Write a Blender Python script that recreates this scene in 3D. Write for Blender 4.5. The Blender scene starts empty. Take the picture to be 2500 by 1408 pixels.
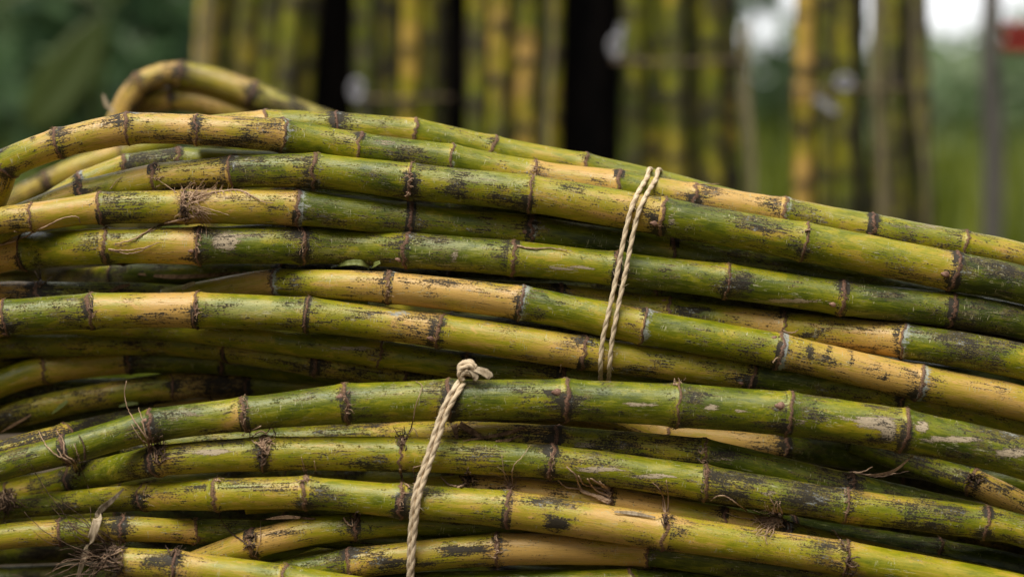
import bpy, math, random
import numpy as np
from mathutils import Vector
R = math.radians
rng = random.Random(7)
nrg = np.random.default_rng(7)
sc = bpy.context.scene
col = sc.collection

# ------------------------------------------------------------------ camera, sky, sun, exposure
CAM_H = 0.262
FOC, SENS, WPX = 70.0, 36.0, 2500.0
K = SENS / FOC / WPX                       # metres per photo pixel per metre of depth
cam = bpy.data.cameras.new('camera'); camo = bpy.data.objects.new('camera', cam); col.objects.link(camo)
cam.lens = FOC; cam.sensor_width = SENS; cam.clip_start = 0.05; cam.clip_end = 500
camo.location = (0, 0, CAM_H); camo.rotation_euler = (R(90), 0, 0)
cam.dof.use_dof = True; cam.dof.focus_distance = 1.54; cam.dof.aperture_fstop = 2.4; cam.dof.aperture_blades = 0
sc.camera = camo
SUN_EL, SUN_ROT = R(59), R(204)
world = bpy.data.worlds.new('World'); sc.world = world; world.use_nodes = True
wn = world.node_tree; wn.nodes.clear()
sky = wn.nodes.new('ShaderNodeTexSky'); sky.sky_type = 'NISHITA'; sky.sun_disc = False
sky.sun_elevation = SUN_EL; sky.sun_rotation = SUN_ROT; sky.dust_density = 4; sky.air_density = 1; sky.ozone_density = 1
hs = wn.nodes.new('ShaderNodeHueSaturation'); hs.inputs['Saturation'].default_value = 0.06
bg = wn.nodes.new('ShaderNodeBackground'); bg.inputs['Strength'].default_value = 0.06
wo = wn.nodes.new('ShaderNodeOutputWorld')
# an overcast sky: shaped brighter behind for rims, dimmer camera-side to darken gaps
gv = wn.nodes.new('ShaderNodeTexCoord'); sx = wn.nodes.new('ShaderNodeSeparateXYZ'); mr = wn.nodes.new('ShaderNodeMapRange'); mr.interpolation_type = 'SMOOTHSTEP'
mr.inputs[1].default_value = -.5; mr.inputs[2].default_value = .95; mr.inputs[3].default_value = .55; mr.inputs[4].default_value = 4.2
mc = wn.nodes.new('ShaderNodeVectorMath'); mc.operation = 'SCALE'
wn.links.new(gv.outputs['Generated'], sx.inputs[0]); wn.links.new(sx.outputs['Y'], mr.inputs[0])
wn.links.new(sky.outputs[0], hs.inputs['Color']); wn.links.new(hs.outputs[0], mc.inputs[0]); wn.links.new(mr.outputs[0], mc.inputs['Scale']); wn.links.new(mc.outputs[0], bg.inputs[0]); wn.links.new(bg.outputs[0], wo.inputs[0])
sl = bpy.data.lights.new('sun', 'SUN'); sl.energy = 2.9; sl.angle = R(38); sl.color = (1, .95, .86)
so = bpy.data.objects.new('sun', sl); col.objects.link(so)
sd = Vector((math.sin(SUN_ROT) * math.cos(SUN_EL), math.cos(SUN_ROT) * math.cos(SUN_EL), math.sin(SUN_EL)))
so.rotation_euler = sd.to_track_quat('Z', 'Y').to_euler()
so.location = (0, 0, 6)
sc.view_settings.view_transform = 'Standard'; sc.view_settings.look = 'None'
sc.view_settings.exposure = 0.55; sc.view_settings.gamma = 1
sc.cycles.use_denoising = True
sc.cycles.max_bounces = 6

# ------------------------------------------------------------------ node helpers
class NT:
    def __init__(s, name):
        s.m = bpy.data.materials.new(name); s.m.use_nodes = True
        s.t = s.m.node_tree; s.t.nodes.clear()
    def n(s, typ, **kw):
        o = s.t.nodes.new('ShaderNode' + typ)
        for k, v in kw.items(): setattr(o, k, v)
        return o
    def put(s, sock, v):
        if hasattr(v, 'is_output'): s.t.links.new(v, sock)
        else: sock.default_value = v
    def attr(s, name, vec=False):
        a = s.n('Attribute', attribute_name=name); return a.outputs['Vector' if vec else 'Fac']
    def math(s, op, a, b=0.0, c=0.0, clamp=False):
        o = s.n('Math', operation=op, use_clamp=clamp)
        s.put(o.inputs[0], a); s.put(o.inputs[1], b); s.put(o.inputs[2], c); return o.outputs[0]
    def add(s, *xs):
        r = xs[0]
        for x in xs[1:]: r = s.math('ADD', r, x)
        return r
    def mul(s, a, b): return s.math('MULTIPLY', a, b)
    def vmul(s, v, k):
        o = s.n('VectorMath', operation='MULTIPLY'); s.put(o.inputs[0], v); o.inputs[1].default_value = k; return o.outputs[0]
    def vadd(s, v, k):
        o = s.n('VectorMath', operation='ADD'); s.put(o.inputs[0], v); s.put(o.inputs[1], k); return o.outputs[0]
    def noise(s, v, scale, detail=3, rough=.5, dist=0):
        o = s.n('TexNoise'); s.put(o.inputs['Vector'], v); o.inputs['Scale'].default_value = scale
        o.inputs['Detail'].default_value = detail; o.inputs['Roughness'].default_value = rough; o.inputs['Distortion'].default_value = dist
        return o.outputs['Fac']
    def cen(s, x, k): return s.math('MULTIPLY_ADD', x, k, -.5 * k)
    def step(s, x, lo, hi):
        o = s.n('MapRange', interpolation_type='SMOOTHSTEP'); s.put(o.inputs[0], x)
        o.inputs[1].default_value = lo; o.inputs[2].default_value = hi; return o.outputs[0]
    def ramp(s, x, stops):
        o = s.n('ValToRGB'); e = o.color_ramp.elements
        while len(e) < len(stops): e.new(.5)
        for i, (p, c) in enumerate(stops): e[i].position = p; e[i].color = (*c, 1)
        s.put(o.inputs[0], x); return o.outputs[0]
    def mix(s, f, a, b):
        o = s.n('Mix', data_type='RGBA'); s.put(o.inputs[0], f)
        for sock, v in ((o.inputs[6], a), (o.inputs[7], b)):
            s.put(sock, v if hasattr(v, 'is_output') else (*v, 1))
        return o.outputs[2]
    def fin(s, base, rough=.5, bump=None, bstr=.3, bdist=.0005, spec=.5, transl=None):
        p = s.n('BsdfPrincipled'); s.put(p.inputs['Base Color'], base if hasattr(base, 'is_output') else (*base, 1))
        s.put(p.inputs['Roughness'], rough); s.put(p.inputs['Specular IOR Level'], spec)
        if bump is not None:
            b = s.n('Bump'); s.put(b.inputs['Height'], bump); b.inputs['Strength'].default_value = bstr; b.inputs['Distance'].default_value = bdist
            s.t.links.new(b.outputs[0], p.inputs['Normal'])
        out = s.n('OutputMaterial'); sh = p.outputs[0]
        if transl:
            t = s.n('BsdfTranslucent'); s.put(t.inputs[0], base if hasattr(base, 'is_output') else (*base, 1))
            mx = s.n('MixShader'); mx.inputs[0].default_value = transl
            s.t.links.new(sh, mx.inputs[1]); s.t.links.new(t.outputs[0], mx.inputs[2]); sh = mx.outputs[0]
        s.t.links.new(sh, out.inputs[0]); return s.m

# ------------------------------------------------------------------ materials
def skin_material():
    t = NT('cane_skin')
    pc = t.attr('pc', True); yel = t.attr('yel'); soot_shade = t.attr('soot_shade'); scar = t.attr('scar'); wax = t.attr('wax'); blo = t.attr('bloom')
    nd = t.attr('nd'); isn = t.attr('joint')
    big = t.noise(t.vmul(pc, (.35, 1, 1)), .055, 3)
    gate = t.noise(t.vadd(t.vmul(pc, (.5, 1, 1)), (310, 9, 77)), .05, 2)
    med = t.noise(t.vmul(pc, (.55, 1, 1)), .24, 5, .62)
    med2 = t.noise(t.vadd(t.vmul(pc, (.45, 1, 1)), (55, 120, 7)), .20, 5, .65)
    fine = t.noise(t.vmul(pc, (.6, 1, 1)), 1.0, 6, .74)
    stre = t.noise(t.vmul(pc, (.06, 1, 1)), .8, 4, .62)
    hair = t.noise(t.vmul(pc, (.03, 1, 1)), 2.6, 2, .5)
    patch = t.noise(t.vadd(t.vmul(pc, (.30, 1, 1)), (700, 3, 41)), .085, 5, .62, .6)
    y = t.add(yel, t.cen(big, .8), t.cen(med2, .50), t.cen(stre, .60), t.cen(fine, .25), t.mul(t.step(patch, .56, .59), .17), t.mul(t.step(patch, .44, .41), -.10))
    c = t.ramp(y, [(0, (.032, .050, .002)), (.22, (.095, .122, .002)), (.42, (.200, .212, .004)), (.60, (.325, .285, .009)),
                   (.8, (.46, .325, .040)), (1, (.59, .36, .095))])
    c = t.mix(t.mul(t.step(hair, .5, .72), .32), c, (.035, .034, .003))
    # waxy bloom
    bl = t.mul(t.step(t.add(blo, t.cen(med2, 1.3), t.cen(stre, 1.3)), .30, .85), .5)
    c = t.mix(bl, c, (.36, .37, .14))
    # brown rub marks and weather stains
    br = t.step(t.add(t.mul(soot_shade, .8), t.cen(gate, 1.9), t.cen(stre, 1.6), t.cen(med2, .9), t.cen(fine, 1.2)), .28, .60)
    c = t.mix(t.mul(br, .66), c, t.mix(t.step(med, .4, .6), (.085, .045, .012), (.20, .115, .035)))
    # thin pale scratches along and across
    s1 = t.noise(t.vmul(pc, (.10, 1, 1)), 1.5, 1, .4)
    g1 = t.noise(t.vadd(t.vmul(pc, (.25, 1, 1)), (40, 11, 5)), .12, 2)
    m1 = t.mul(t.step(s1, .645, .69), t.step(t.add(g1, t.mul(scar, .3)), .52, .6))
    s2 = t.noise(t.vadd(t.vmul(pc, (1, .12, .12)), (7, 3, 90)), 1.4, 1, .4)
    g2 = t.noise(t.vadd(pc, (140, 31, 5)), .09, 2)
    m2 = t.mul(t.step(s2, .65, .69), t.step(g2, .56, .62))
    c = t.mix(t.mul(t.math('MAXIMUM', m1, m2), .8), c, (.46, .43, .24))
    # corky scars
    sv = t.add(scar, t.cen(fine, 1.1), t.cen(stre, 1.5), t.cen(med, .8))
    c = t.mix(t.mul(t.step(sv, .33, .43), .75), c, (.10, .055, .025))
    scm = t.step(sv, .43, .51)
    c = t.mix(scm, c, t.mix(fine, (.30, .22, .12), (.58, .49, .35)))
    # sooty mould, mud specks and the painted shade of some canes
    sv2 = t.add(soot_shade, t.cen(gate, 1.5), t.cen(med, 1.35), t.cen(fine, 2.5), t.cen(stre, 1.5))
    sm = t.step(sv2, .46, .70)
    c = t.mix(t.mul(sm, .95), c, t.mix(med2, (.006, .006, .005), (.030, .023, .014)))
    # white wax under the joint
    wm = t.step(t.add(t.mul(wax, .8), t.cen(med2, 2.6), t.cen(fine, 1.8), t.cen(gate, 1.2)), .45, .95)
    c = t.mix(t.mul(wm, .82), c, t.mix(fine, (.20, .22, .20), (.58, .62, .58)))
    # the brown leaf scar of the joint
    rd = t.mul(t.step(t.math('ABSOLUTE', t.add(nd, t.cen(med, 1.2), t.cen(fine, 1.2))), .46, .26), isn)
    c = t.mix(t.mul(rd, .92), c, t.mix(t.step(fine, .36, .64), (.040, .018, .012), (.26, .135, .08)))
    rough = t.add(.35, t.mul(t.math('MAXIMUM', sm, t.math('MAXIMUM', scm, t.math('MAXIMUM', wm, rd))), .36), t.cen(fine, .4), t.mul(blo, .15))
    h = t.add(t.mul(fine, .45), t.mul(stre, .5), t.mul(sm, .3), t.mul(scm, .5), t.mul(m1, -.4), t.mul(rd, .6))
    return t.fin(c, rough, h, .6, .0007, .45)
def plain_noise(name, c1, c2, scale, rough=.7, bump=.4, dist=.001, stretch=(1, 1, 1), spec=.3, transl=None):
    t = NT(name); tc = t.n('TexCoord').outputs['Object']
    v = t.vmul(tc, stretch); f = t.noise(v, scale, 5, .65); g = t.noise(v, scale * .23, 2)
    c = t.mix(t.step(t.add(t.mul(f, .6), t.mul(g, .4)), .36, .64), c1, c2)
    return t.fin(c, rough, f, bump, dist, spec, transl)
def twine_material():
    t = NT('twine_fibre'); pc = t.attr('pc', True)
    f = t.noise(t.vmul(pc, (.12, 1, 1)), 1.6, 4, .6); g = t.noise(pc, .12, 3)
    c = t.mix(t.step(f, .3, .62), (.44, .315, .19), (.80, .655, .45))
    c = t.mix(t.mul(t.step(g, .55, .7), .4), c, (.16, .10, .055))
    return t.fin(c, .8, f, .8, .0006, .25)
def leaf_material(name, stops, transl=.3, rough=.45):
    t = NT(name); v = t.attr('v'); tc = t.n('TexCoord').outputs['Object']
    n = t.noise(tc, 3.5, 3)
    return t.fin(t.ramp(t.add(v, t.cen(n, .3)), stops), rough, spec=.5, transl=transl)
M = dict(
    skin=skin_material(), twine=twine_material(), cord=plain_noise('weathered_cord', (.07, .05, .03), (.20, .15, .095), 150, .85, .4),
    bud=plain_noise('bud_scale', (.13, .065, .04), (.36, .21, .15), 700, .6, .6),
    root=plain_noise('root_fibre', (.24, .145, .09), (.56, .39, .25), 300, .8, .4),
    root_dark=plain_noise('root_fibre_dark', (.025, .015, .010), (.19, .12, .075), 300, .85, .4),
    dry=plain_noise('dry_leaf', (.20, .145, .085), (.46, .37, .25), 500, .7, .4, .0006, (1, 1, .2)),
    grey_leaf=plain_noise('grey_dry_leaf', (.10, .085, .04), (.22, .185, .10), 300, .75, .4, .0006, (1, 1, .2)),
    husk=plain_noise('dry_husk', (.10, .055, .028), (.34, .21, .11), 420, .75, .5, .0006),
    greenleaf=plain_noise('fresh_leaf', (.13, .16, .03), (.24, .27, .08), 350, .5, .2, .0004),
    pith=plain_noise('cut_pith', (.38, .30, .15), (.62, .53, .30), 500, .8, .5),
    bark=plain_noise('gap_black', (.002, .002, .0022), (.010, .008, .007), 30, .95, .8, .01, (1, 1, .25), .03),  # near-black colour stands in for the shade of the gaps
    post=plain_noise('weathered_wood', (.10, .095, .085), (.22, .20, .17), 60, .85, .4, .003, (1, 1, .15)),
    soil=plain_noise('soil', (.035, .024, .014), (.10, .07, .04), 9, .95, .8, .02),
    red=plain_noise('red_paint', (.26, .018, .010), (.38, .03, .014), 40, .45, .1),
    steel=plain_noise('grey_metal', (.28, .28, .27), (.42, .42, .40), 40, .5, .1),
    rag=plain_noise('pale_cord', (.16, .16, .17), (.34, .34, .37), 120, .85, .4),
    leaf_far=leaf_material('far_foliage', [(0, (.03, .07, .03)), (.35, (.12, .21, .08)), (.65, (.27, .37, .18)), (1, (.52, .58, .40))], .5),
    leaf_yel=leaf_material('grass_blades', [(0, (.09, .13, .010)), (.5, (.20, .25, .018)), (1, (.36, .38, .04))]),
    leaf_broad=leaf_material('broad_leaf', [(0, (.03, .05, .004)), (.5, (.055, .085, .006)), (1, (.09, .12, .01))], .3, .5),
    trunk=plain_noise('bark', (.05, .04, .03), (.14, .11, .08), 25, .9, .6, .01, (1, 1, .2)),
)

# ------------------------------------------------------------------ mesh helpers
def W(px, py, d):
    return np.array([(px - 1250) * K * d, d, CAM_H - (py - 704) * K * d])
def mesh_obj(name, V, F, mat, parent=None, attrs=None, smooth=True, org=None):
    V = np.asarray(V, dtype=float)
    if org is not None: V = V - np.asarray(org)
    me = bpy.data.meshes.new(name); me.from_pydata(V.tolist(), [], F)
    if attrs:
        for k, a in attrs.items():
            a = np.asarray(a, dtype=np.float32)
            if a.ndim == 2:
                at = me.attributes.new(k, 'FLOAT_VECTOR', 'POINT'); at.data.foreach_set('vector', a.ravel())
            else:
                at = me.attributes.new(k, 'FLOAT', 'POINT'); at.data.foreach_set('value', a)
    if smooth: me.polygons.foreach_set('use_smooth', [True] * len(me.polygons))
    me.materials.append(mat)
    o = bpy.data.objects.new(name, me); col.objects.link(o)
    if parent is not None: o.parent = parent
    elif org is not None: o.location = org
    return o
def thing(name, loc, label, cat, group=None):
    o = bpy.data.objects.new(name, None); col.objects.link(o); o.location = loc
    o.empty_display_size = .02; tag(o, label, cat, group); return o
def tag(o, label=None, cat=None, group=None, kind=None):
    if label: o['label'] = label
    if cat: o['category'] = cat
    if group: o['group'] = group
    if kind: o['kind'] = kind
    return o
def quads(n, m):
    F = []
    for i in range(n - 1):
        for j in range(m):
            k = (j + 1) % m
            F.append((i * m + j, i * m + k, (i + 1) * m + k, (i + 1) * m + j))
    return F
def frames(P):
    T = np.gradient(P, axis=0); T /= np.linalg.norm(T, axis=1)[:, None] + 1e-12
    ref = np.array([0, 1., 0])
    B = np.cross(T, ref); bad = np.linalg.norm(B, axis=1) < .2
    B[bad] = np.cross(T[bad], np.array([0, 0, 1.]))
    B /= np.linalg.norm(B, axis=1)[:, None]
    Nn = np.cross(B, T)
    return T, B, Nn
def catmull(P, per):
    P = np.asarray(P, float); n = len(P)
    E = np.vstack([2 * P[0] - P[1], P, 2 * P[-1] - P[-2]])
    out = []
    for i in range(n - 1):
        p0, p1, p2, p3 = E[i:i + 4]
        t = np.linspace(0, 1, per, endpoint=False)[:, None]
        out.append(.5 * (2 * p1 + (p2 - p0) * t + (2 * p0 - 5 * p1 + 4 * p2 - p3) * t ** 2 + (3 * p1 - p0 - 3 * p2 + p3) * t ** 3))
    out.append(P[-1:]); return np.vstack(out)
class MB:                                   # collects several tubes / sheets into ONE mesh
    def __init__(s): s.V = []; s.F = []; s.A = []; s.n = 0
    def grid(s, V, F, pc=None):
        V = np.asarray(V); s.V.append(V); s.F += [tuple(i + s.n for i in f) for f in F]; s.n += len(V)
        s.A.append(pc if pc is not None else V * 1000)
    def tube(s, P, r, m=6, seed=0):
        P = np.asarray(P, float); n = len(P); r = np.broadcast_to(np.asarray(r, float), (n,))
        T, B, Nn = frames(P); th = np.linspace(0, 2 * np.pi, m, endpoint=False)
        V = P[:, None] + r[:, None, None] * (np.cos(th)[None, :, None] * Nn[:, None] + np.sin(th)[None, :, None] * B[:, None])
        L = np.r_[0, np.cumsum(np.linalg.norm(np.diff(P, axis=0), axis=1))] * 1000
        pc = np.stack([np.repeat(L[:, None], m, 1), r[:, None] * 1000 * np.cos(th)[None] + seed, r[:, None] * 1000 * np.sin(th)[None] + 0 * L[:, None]], -1)
        F = quads(n, m); F.append(tuple(range(m))[::-1]); F.append(tuple((n - 1) * m + j for j in range(m)))
        s.grid(V.reshape(-1, 3), F, pc.reshape(-1, 3))
    def ribbon(s, P, w, nrm, th=.0004, curl=.25):     # a thin leaf strip with thickness and a fold
        P = np.asarray(P, float); n = len(P); w = np.broadcast_to(np.asarray(w, float), (n,)); nrm = np.asarray(nrm, float)
        T = np.gradient(P, axis=0); T /= np.linalg.norm(T, axis=1)[:, None]
        S = np.cross(T, nrm); S /= np.linalg.norm(S, axis=1)[:, None]; U = np.cross(S, T)
        rows = []
        for a in (-1, -.5, 0, .5, 1): rows.append(P + S * (w * a)[:, None] + U * (curl * w * (abs(a) ** 1.5))[:, None])
        top = np.stack(rows, 1); bot = top - U[:, None] * th
        ringv = np.concatenate([top, bot[:, ::-1]], 1)
        F = quads(n, 10); F.append(tuple(range(10))[::-1]); F.append(tuple((n - 1) * 10 + j for j in range(10)))
        s.grid(ringv.reshape(-1, 3), F)
    def build(s, name, mat, parent=None, org=None, **at):
        return mesh_obj(name, np.vstack(s.V), s.F, mat, parent, dict(pc=np.vstack(s.A), **at), True, org)

# ------------------------------------------------------------------ the canes of the pile (traced: x, y, radius in photo pixels, 1 = joint)
# t: side of the tip (-1 left, +1 right); c: tone at both ends of each internode (0 deep green .. 1 tan)
G_TOP, G_LOW, G_IN = 'canes of the upper tied bundle', 'canes of the lower tied bundle', 'shaded canes inside the pile'
CN = {}
def cane(key, base, t, pts, cols, label, group, wax=None, soot_shade=.16, bloom=.1, cutl=False, cutr=False, after=None, dz=None, dark=None):
    CN[key] = dict(key=key, base=base, t=t, pts=pts, cols=cols, label=label, group=group, wax=wax or {}, soot_shade=soot_shade, bloom=bloom,
                   cutl=cutl, cutr=cutr, dz=dz, dark=dark)
BA, BC = 1.555, 1.515
# --- lower bundle, front
cane('C1', BC, -1, [(-20,1146,36,0),(160,1098,37,1),(373,1038,40,1),(600,1010,42,1),(847,985,48,1),(1100,976,50,1),(1382,976,51,1),(1653,989,53,1),(1924,1010,53,1),(2203,1050,53,1),(2500,1117,53,0)],
     [(.2,.3),(.22,.22),(.22,.42),(.24,.28),(.25,.45),(.3,.3),(.26,.26),(.24,.3),(.26,.45),(.24,.3)], 'thick bright green cane under the twine knot, top of the lower bundle', G_LOW, soot_shade=.2, bloom=.2)
cane('C3', BC, 1, [(-60,1250,29,0),(120,1230,29,0),(358,1212,33,1),(531,1206,38,1),(745,1202,40,1),(980,1222,42,1),(1238,1242,45,1),(1619,1297,43,1),(2062,1362,43,1),(2482,1442,43,0)],
     [(.25,.5),(.5,.5),(.5,.68),(.42,.5),(.5,.52),(.65,.82),(.62,.66),(.5,.55)], 'yellow green cane with a black blotch, running to the bottom right corner', G_LOW, soot_shade=.14, bloom=.08, dz={0:.10, 1:.075, 2:.014})  # left internode tone darkened, its shade painted into the colour
cane('C10', BC - .01, -1, [(290,1372,41,0),(428,1385,43,1),(693,1418,43,1),(900,1452,43,0)],
     [(.62,.4),(.75,.55),(.5,.5)], 'yellow cane in the bottom left, cut end buried in a dark root mass', G_LOW, cutl=True, soot_shade=.12)
cane('C2', BC + .006, 1, [(6,1216,34,0),(22,1213,35,1),(185,1168,36,1),(387,1124,38,1),(645,1107,43,1),(980,1108,43,1),(1345,1126,42,1),(1720,1178,43,1),(2065,1233,42,1),(2403,1275,41,1),(2520,1303,40,0)],
     [(.5,.5),(.5,.35),(.3,.36),(.55,.52),(.5,.5),(.5,.52),(.45,.5),(.42,.4),(.5,.48),(.4,.4)], 'yellow green cane with hairy rooted joints, second in the lower bundle', G_LOW, soot_shade=.24, cutl=True, dark=.75)
cane('C9', BC + .01, -1, [(380,1470,38,0),(640,1412,38,0),(860,1374,38,1),(1214,1340,40,1),(1579,1343,38,1),(1760,1368,38,0),(2200,1420,38,0)],
     [(.22,.25),(.78,.62),(.95,.8),(.2,.25)], 'tan and yellow cane with a long black stain near the bottom edge', G_LOW, soot_shade=.16)
cane('C4', BC + .01, -1, [(600,1222,34,0),(1000,1198,34,0),(1145,1194,36,1),(1250,1197,36,0),(1491,1224,36,1),(1762,1272,37,1),(1906,1304,37,1),(2100,1350,37,0),(2560,1450,37,0)],
     [(.55,.6),(1,.8),(1,.55),(.8,.85),(.6,.6)], 'pinkish tan cane with thick pale roots curling from its middle joint', G_LOW, soot_shade=.1, wax={3:.9})
cane('C7', BC + .01, -1, [(380,1420,36,0),(500,1368,36,0),(622,1325,37,1),(750,1297,36,0),(866,1284,34,1),(1010,1276,33,0),(1400,1290,33,0)],
     [(.74,.75),(1,.5),(.3,.3)], 'short slanting cane with a bleached tan joint, wedged above the bottom left cane', G_LOW, soot_shade=.2)
cane('C2b', BC + .008, 1, [(300,1090,35,0),(820,1068,35,0),(1100,1062,36,0),(1358,1074,37,1),(1716,1106,37,1),(2072,1190,37,1),(2500,1292,37,0)],
     [(.36,.7),(.42,.58),(.22,.3),(.3,.3)], 'green cane with scraped pale patches, just under the thick green cane on the right', G_LOW, soot_shade=.26, dz={0:.08, 1:.06, 2:.02})
cane('C6', BC + .014, -1, [(-10,1312,33,0),(151,1298,33,1),(302,1290,32,1),(475,1296,31,1),(700,1300,31,0),(1100,1330,31,0)],
     [(.5,.62),(.4,.6),(.7,.72),(.28,.3)], 'dim yellow and green cane behind the bent dry leaf blade', G_LOW, soot_shade=.2)
cane('C5', BC + .012, 1, [(1200,1225,38,0),(1700,1262,38,0),(1930,1298,38,1),(2291,1352,38,1),(2520,1398,38,0)],
     [(.15,.2),(.12,.2),(.15,.15)], 'dark green cane in the lower right, between two yellow green canes', G_LOW, soot_shade=.2)
cane('C2d', BC + .04, -1, [(2080,1075,32,0),(2180,1112,32,0),(2374,1176,34,1),(2500,1240,38,0),(2600,1300,38,0)],
     [(.3,.3),(.9,.8)], 'tan cane end slanting down to the right edge from under the thick green cane', G_LOW, soot_shade=.28, dz={0:.06, 1:.04, 2:.0})
cane('C2c', BC + .075, -1, [(1000,955,30,0),(1350,985,30,0),(1500,1014,30,0),(1629,1055,31,1),(1905,1087,33,1),(2200,1130,33,0),(2560,1190,33,0)],
     [(.8,.8),(.85,.9),(.15,.2)], 'yellow cane showing as a strip directly beneath the thick green cane on the right', G_LOW, soot_shade=.1)
cane('C8', BC + .04, 1, [(480,1470,35,0),(720,1392,35,0),(900,1328,36,0),(1100,1296,36,0),(1240,1288,36,0),(1700,1330,36,0)],
     [(.45,.4)], 'smooth olive cane slanting up beneath the lower twine', G_LOW, soot_shade=.12)
cane('C11', BC + .02, -1, [(760,1452,40,0),(1080,1432,40,0),(1538,1426,40,1),(2050,1450,40,0),(2560,1470,40,0)],
     [(.2,.3),(.28,.35)], 'green cane whose upper edge just shows along the bottom edge of the frame', G_LOW)
cane('C1b', BC + .05, 1, [(-20,1112,30,0),(157,1064,31,1),(300,1033,31,0),(420,1020,31,0),(800,1010,31,0)],
     [(.75,.7),(.3,.35)], 'brown dried cane on the left peeping over the thick green cane', G_LOW, soot_shade=.5)
# --- upper bundle
cane('A4', BA, -1, [(-10,541,33,0),(80,530,34,1),(248,508,38,1),(455,505,41,1),(727,507,43,1),(1000,536,42,1),(1293,567,40,1),(1640,618,38,1),(2000,676,36,0),(2300,735,36,0),(2560,780,36,0)],
     [(.74,.76),(.86,.8),(.5,.66),(.72,.7),(.26,.36),(.34,.42),(.3,.3),(.3,.3)], 'cane carrying the big fluffy root tuft, yellow on the left and green beyond', G_TOP, soot_shade=.18, wax={3: .9, 5: .5}, dz={4:0, 5:.012, 6:.022, 7:.032, 8:.034, 9:.034, 10:.034})
cane('A3', BA, -1, [(-60,590,36,0),(60,528,36,0),(203,476,37,1),(383,437,38,1),(572,420,40,1),(770,417,43,1),(1003,443,45,1),(1294,473,46,1),(1617,528,47,1),(1961,590,48,1),(2327,662,48,1),(2500,696,47,0)],
     [(.5,.55),(.4,.6),(.62,.75),(.3,.36),(.42,.3),(.28,.42),(.58,.68),(.24,.36),(.46,.66),(.18,.22)], 'thickest long cane of the upper bundle, green and yellow, third joint row from the top', G_TOP, soot_shade=.2, bloom=.16)
cane('A5', BA + .005, -1, [(0,622,45,0),(64,614,46,1),(263,600,43,1),(488,600,45,1),(735,599,46,1),(998,611,44,1),(1253,630,43,1),(1505,656,43,1),(1773,686,43,1),(2053,727,42,1),(2318,756,42,1),(2500,787,42,0)],
     [(.74,.8),(.4,.55),(.52,.76),(.2,.26),(.27,.3),(.26,.3),(.4,.42),(.26,.28),(.24,.3),(.18,.2),(.18,.2)], 'dark green cane with a bleached patch, right under the root tuft cane', G_TOP, soot_shade=.2, bloom=.16)
cane('A6', BA, -1, [(400,738,33,0),(560,705,33,0),(680,690,33,1),(949,702,38,1),(1270,739,42,1),(1570,797,43,1),(1902,857,44,1),(2241,933,43,1),(2500,985,43,0)],
     [(.5,.8),(.48,.78),(.92,.82),(.34,.62),(.4,.42),(.78,.88),(.8,.9)], 'yellow cane with white waxy bands beside its joints, slanting across the middle', G_TOP, soot_shade=.12,
     wax={0:1.3, 1:.5, 2:1.0, 3:1.1, 4:1.3, 5:.9}, dz={0: .055, 1: .035, 2: .008})
cane('A7', BA, -1, [(-60,806,42,0),(16,775,43,1),(225,759,43,1),(481,757,44,1),(752,768,43,1),(1073,807,43,1),(1421,860,42,1),(1832,914,40,1),(2195,968,40,1),(2500,1035,40,0)],
     [(.74,.78),(.24,.3),(.6,.9),(.46,.5),(.48,.78),(.56,.76),(.74,.55),(.18,.45),(.45,.4)], 'mottled pale cane with a white lichen spot, lowest full row of the upper bundle', G_TOP, soot_shade=.22, bloom=.25)
cane('A2', BA, -1, [(-12,470,36,0),(18,400,37,1),(144,350,38,1),(314,314,40,1),(484,317,38,1),(687,331,41,1),(878,362,39,1),(1100,392,40,1),(1303,430,40,1),(1507,456,40,1),(1692,486,39,1),(1913,520,38,1),(2124,558,37,1),(2352,599,36,1),(2510,630,34,0)],
     [(.78,.75),(.58,.8),(.75,.74),(.72,.8),(.8,.82),(.32,.42),(.34,.36),(.34,.5),(.92,.88),(.44,.8),(.92,.86),(.45,.42),(.5,.44),(.6,.92)], 'topmost long cane with a yellow end bending down at the left edge', G_TOP, soot_shade=.14, wax={4: .8, 6: .6, 10: .6})
cane('A6b', BA, -1, [(1000,702,34,0),(1367,727,36,1),(1630,762,38,1),(1908,800,40,1),(2207,832,44,1),(2500,883,47,0)],
     [(.5,.5),(.6,.55),(.44,.85),(.6,.88),(.3,.9)], 'tan middled cane at the right, between the dark green and white banded canes', G_TOP, soot_shade=.22, wax={3: 1.0})
cane('A1', BA + .03, -1, [(470,322,36,0),(650,306,37,1),(823,311,37,1),(1013,326,36,1),(1202,368,36,1),(1426,409,35,1),(1600,447,34,0),(1800,500,34,0),(2200,590,34,0)],
     [(.7,.8),(.38,.5),(.46,.55),(.4,.42),(.45,.5),(.4,.4)], 'slim green cane on the skyline of the pile, half hidden behind the top cane', G_TOP, soot_shade=.14)
cane('A2b', BA + .05, -1, [(90,520,32,0),(207,450,33,1),(312,410,33,1),(440,393,33,1),(620,400,33,0),(1000,420,33,0),(1400,480,33,0)],
     [(.5,.5),(.6,.6),(.25,.3),(.4,.4)], 'thin green cane peeping between the two topmost canes at the left', G_TOP, wax={0: 1.0})
cane('A8', BA + .05, -1, [(-30,724,35,0),(100,722,35,1),(300,722,34,0),(470,728,33,0),(900,740,33,0)],
     [(1,.95),(.36,.3)], 'grey brown withered cane stub at the left with a sprouting joint', G_IN, soot_shade=.35)
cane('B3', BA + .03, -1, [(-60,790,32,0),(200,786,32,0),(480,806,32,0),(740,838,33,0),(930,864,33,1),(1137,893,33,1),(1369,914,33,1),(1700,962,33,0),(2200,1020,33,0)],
     [(.4,.4),(.45,.45),(.3,.3),(.45,.4)], 'shaded olive cane with a pale scraped streak, above the twine knot', G_IN, soot_shade=.2)
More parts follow.
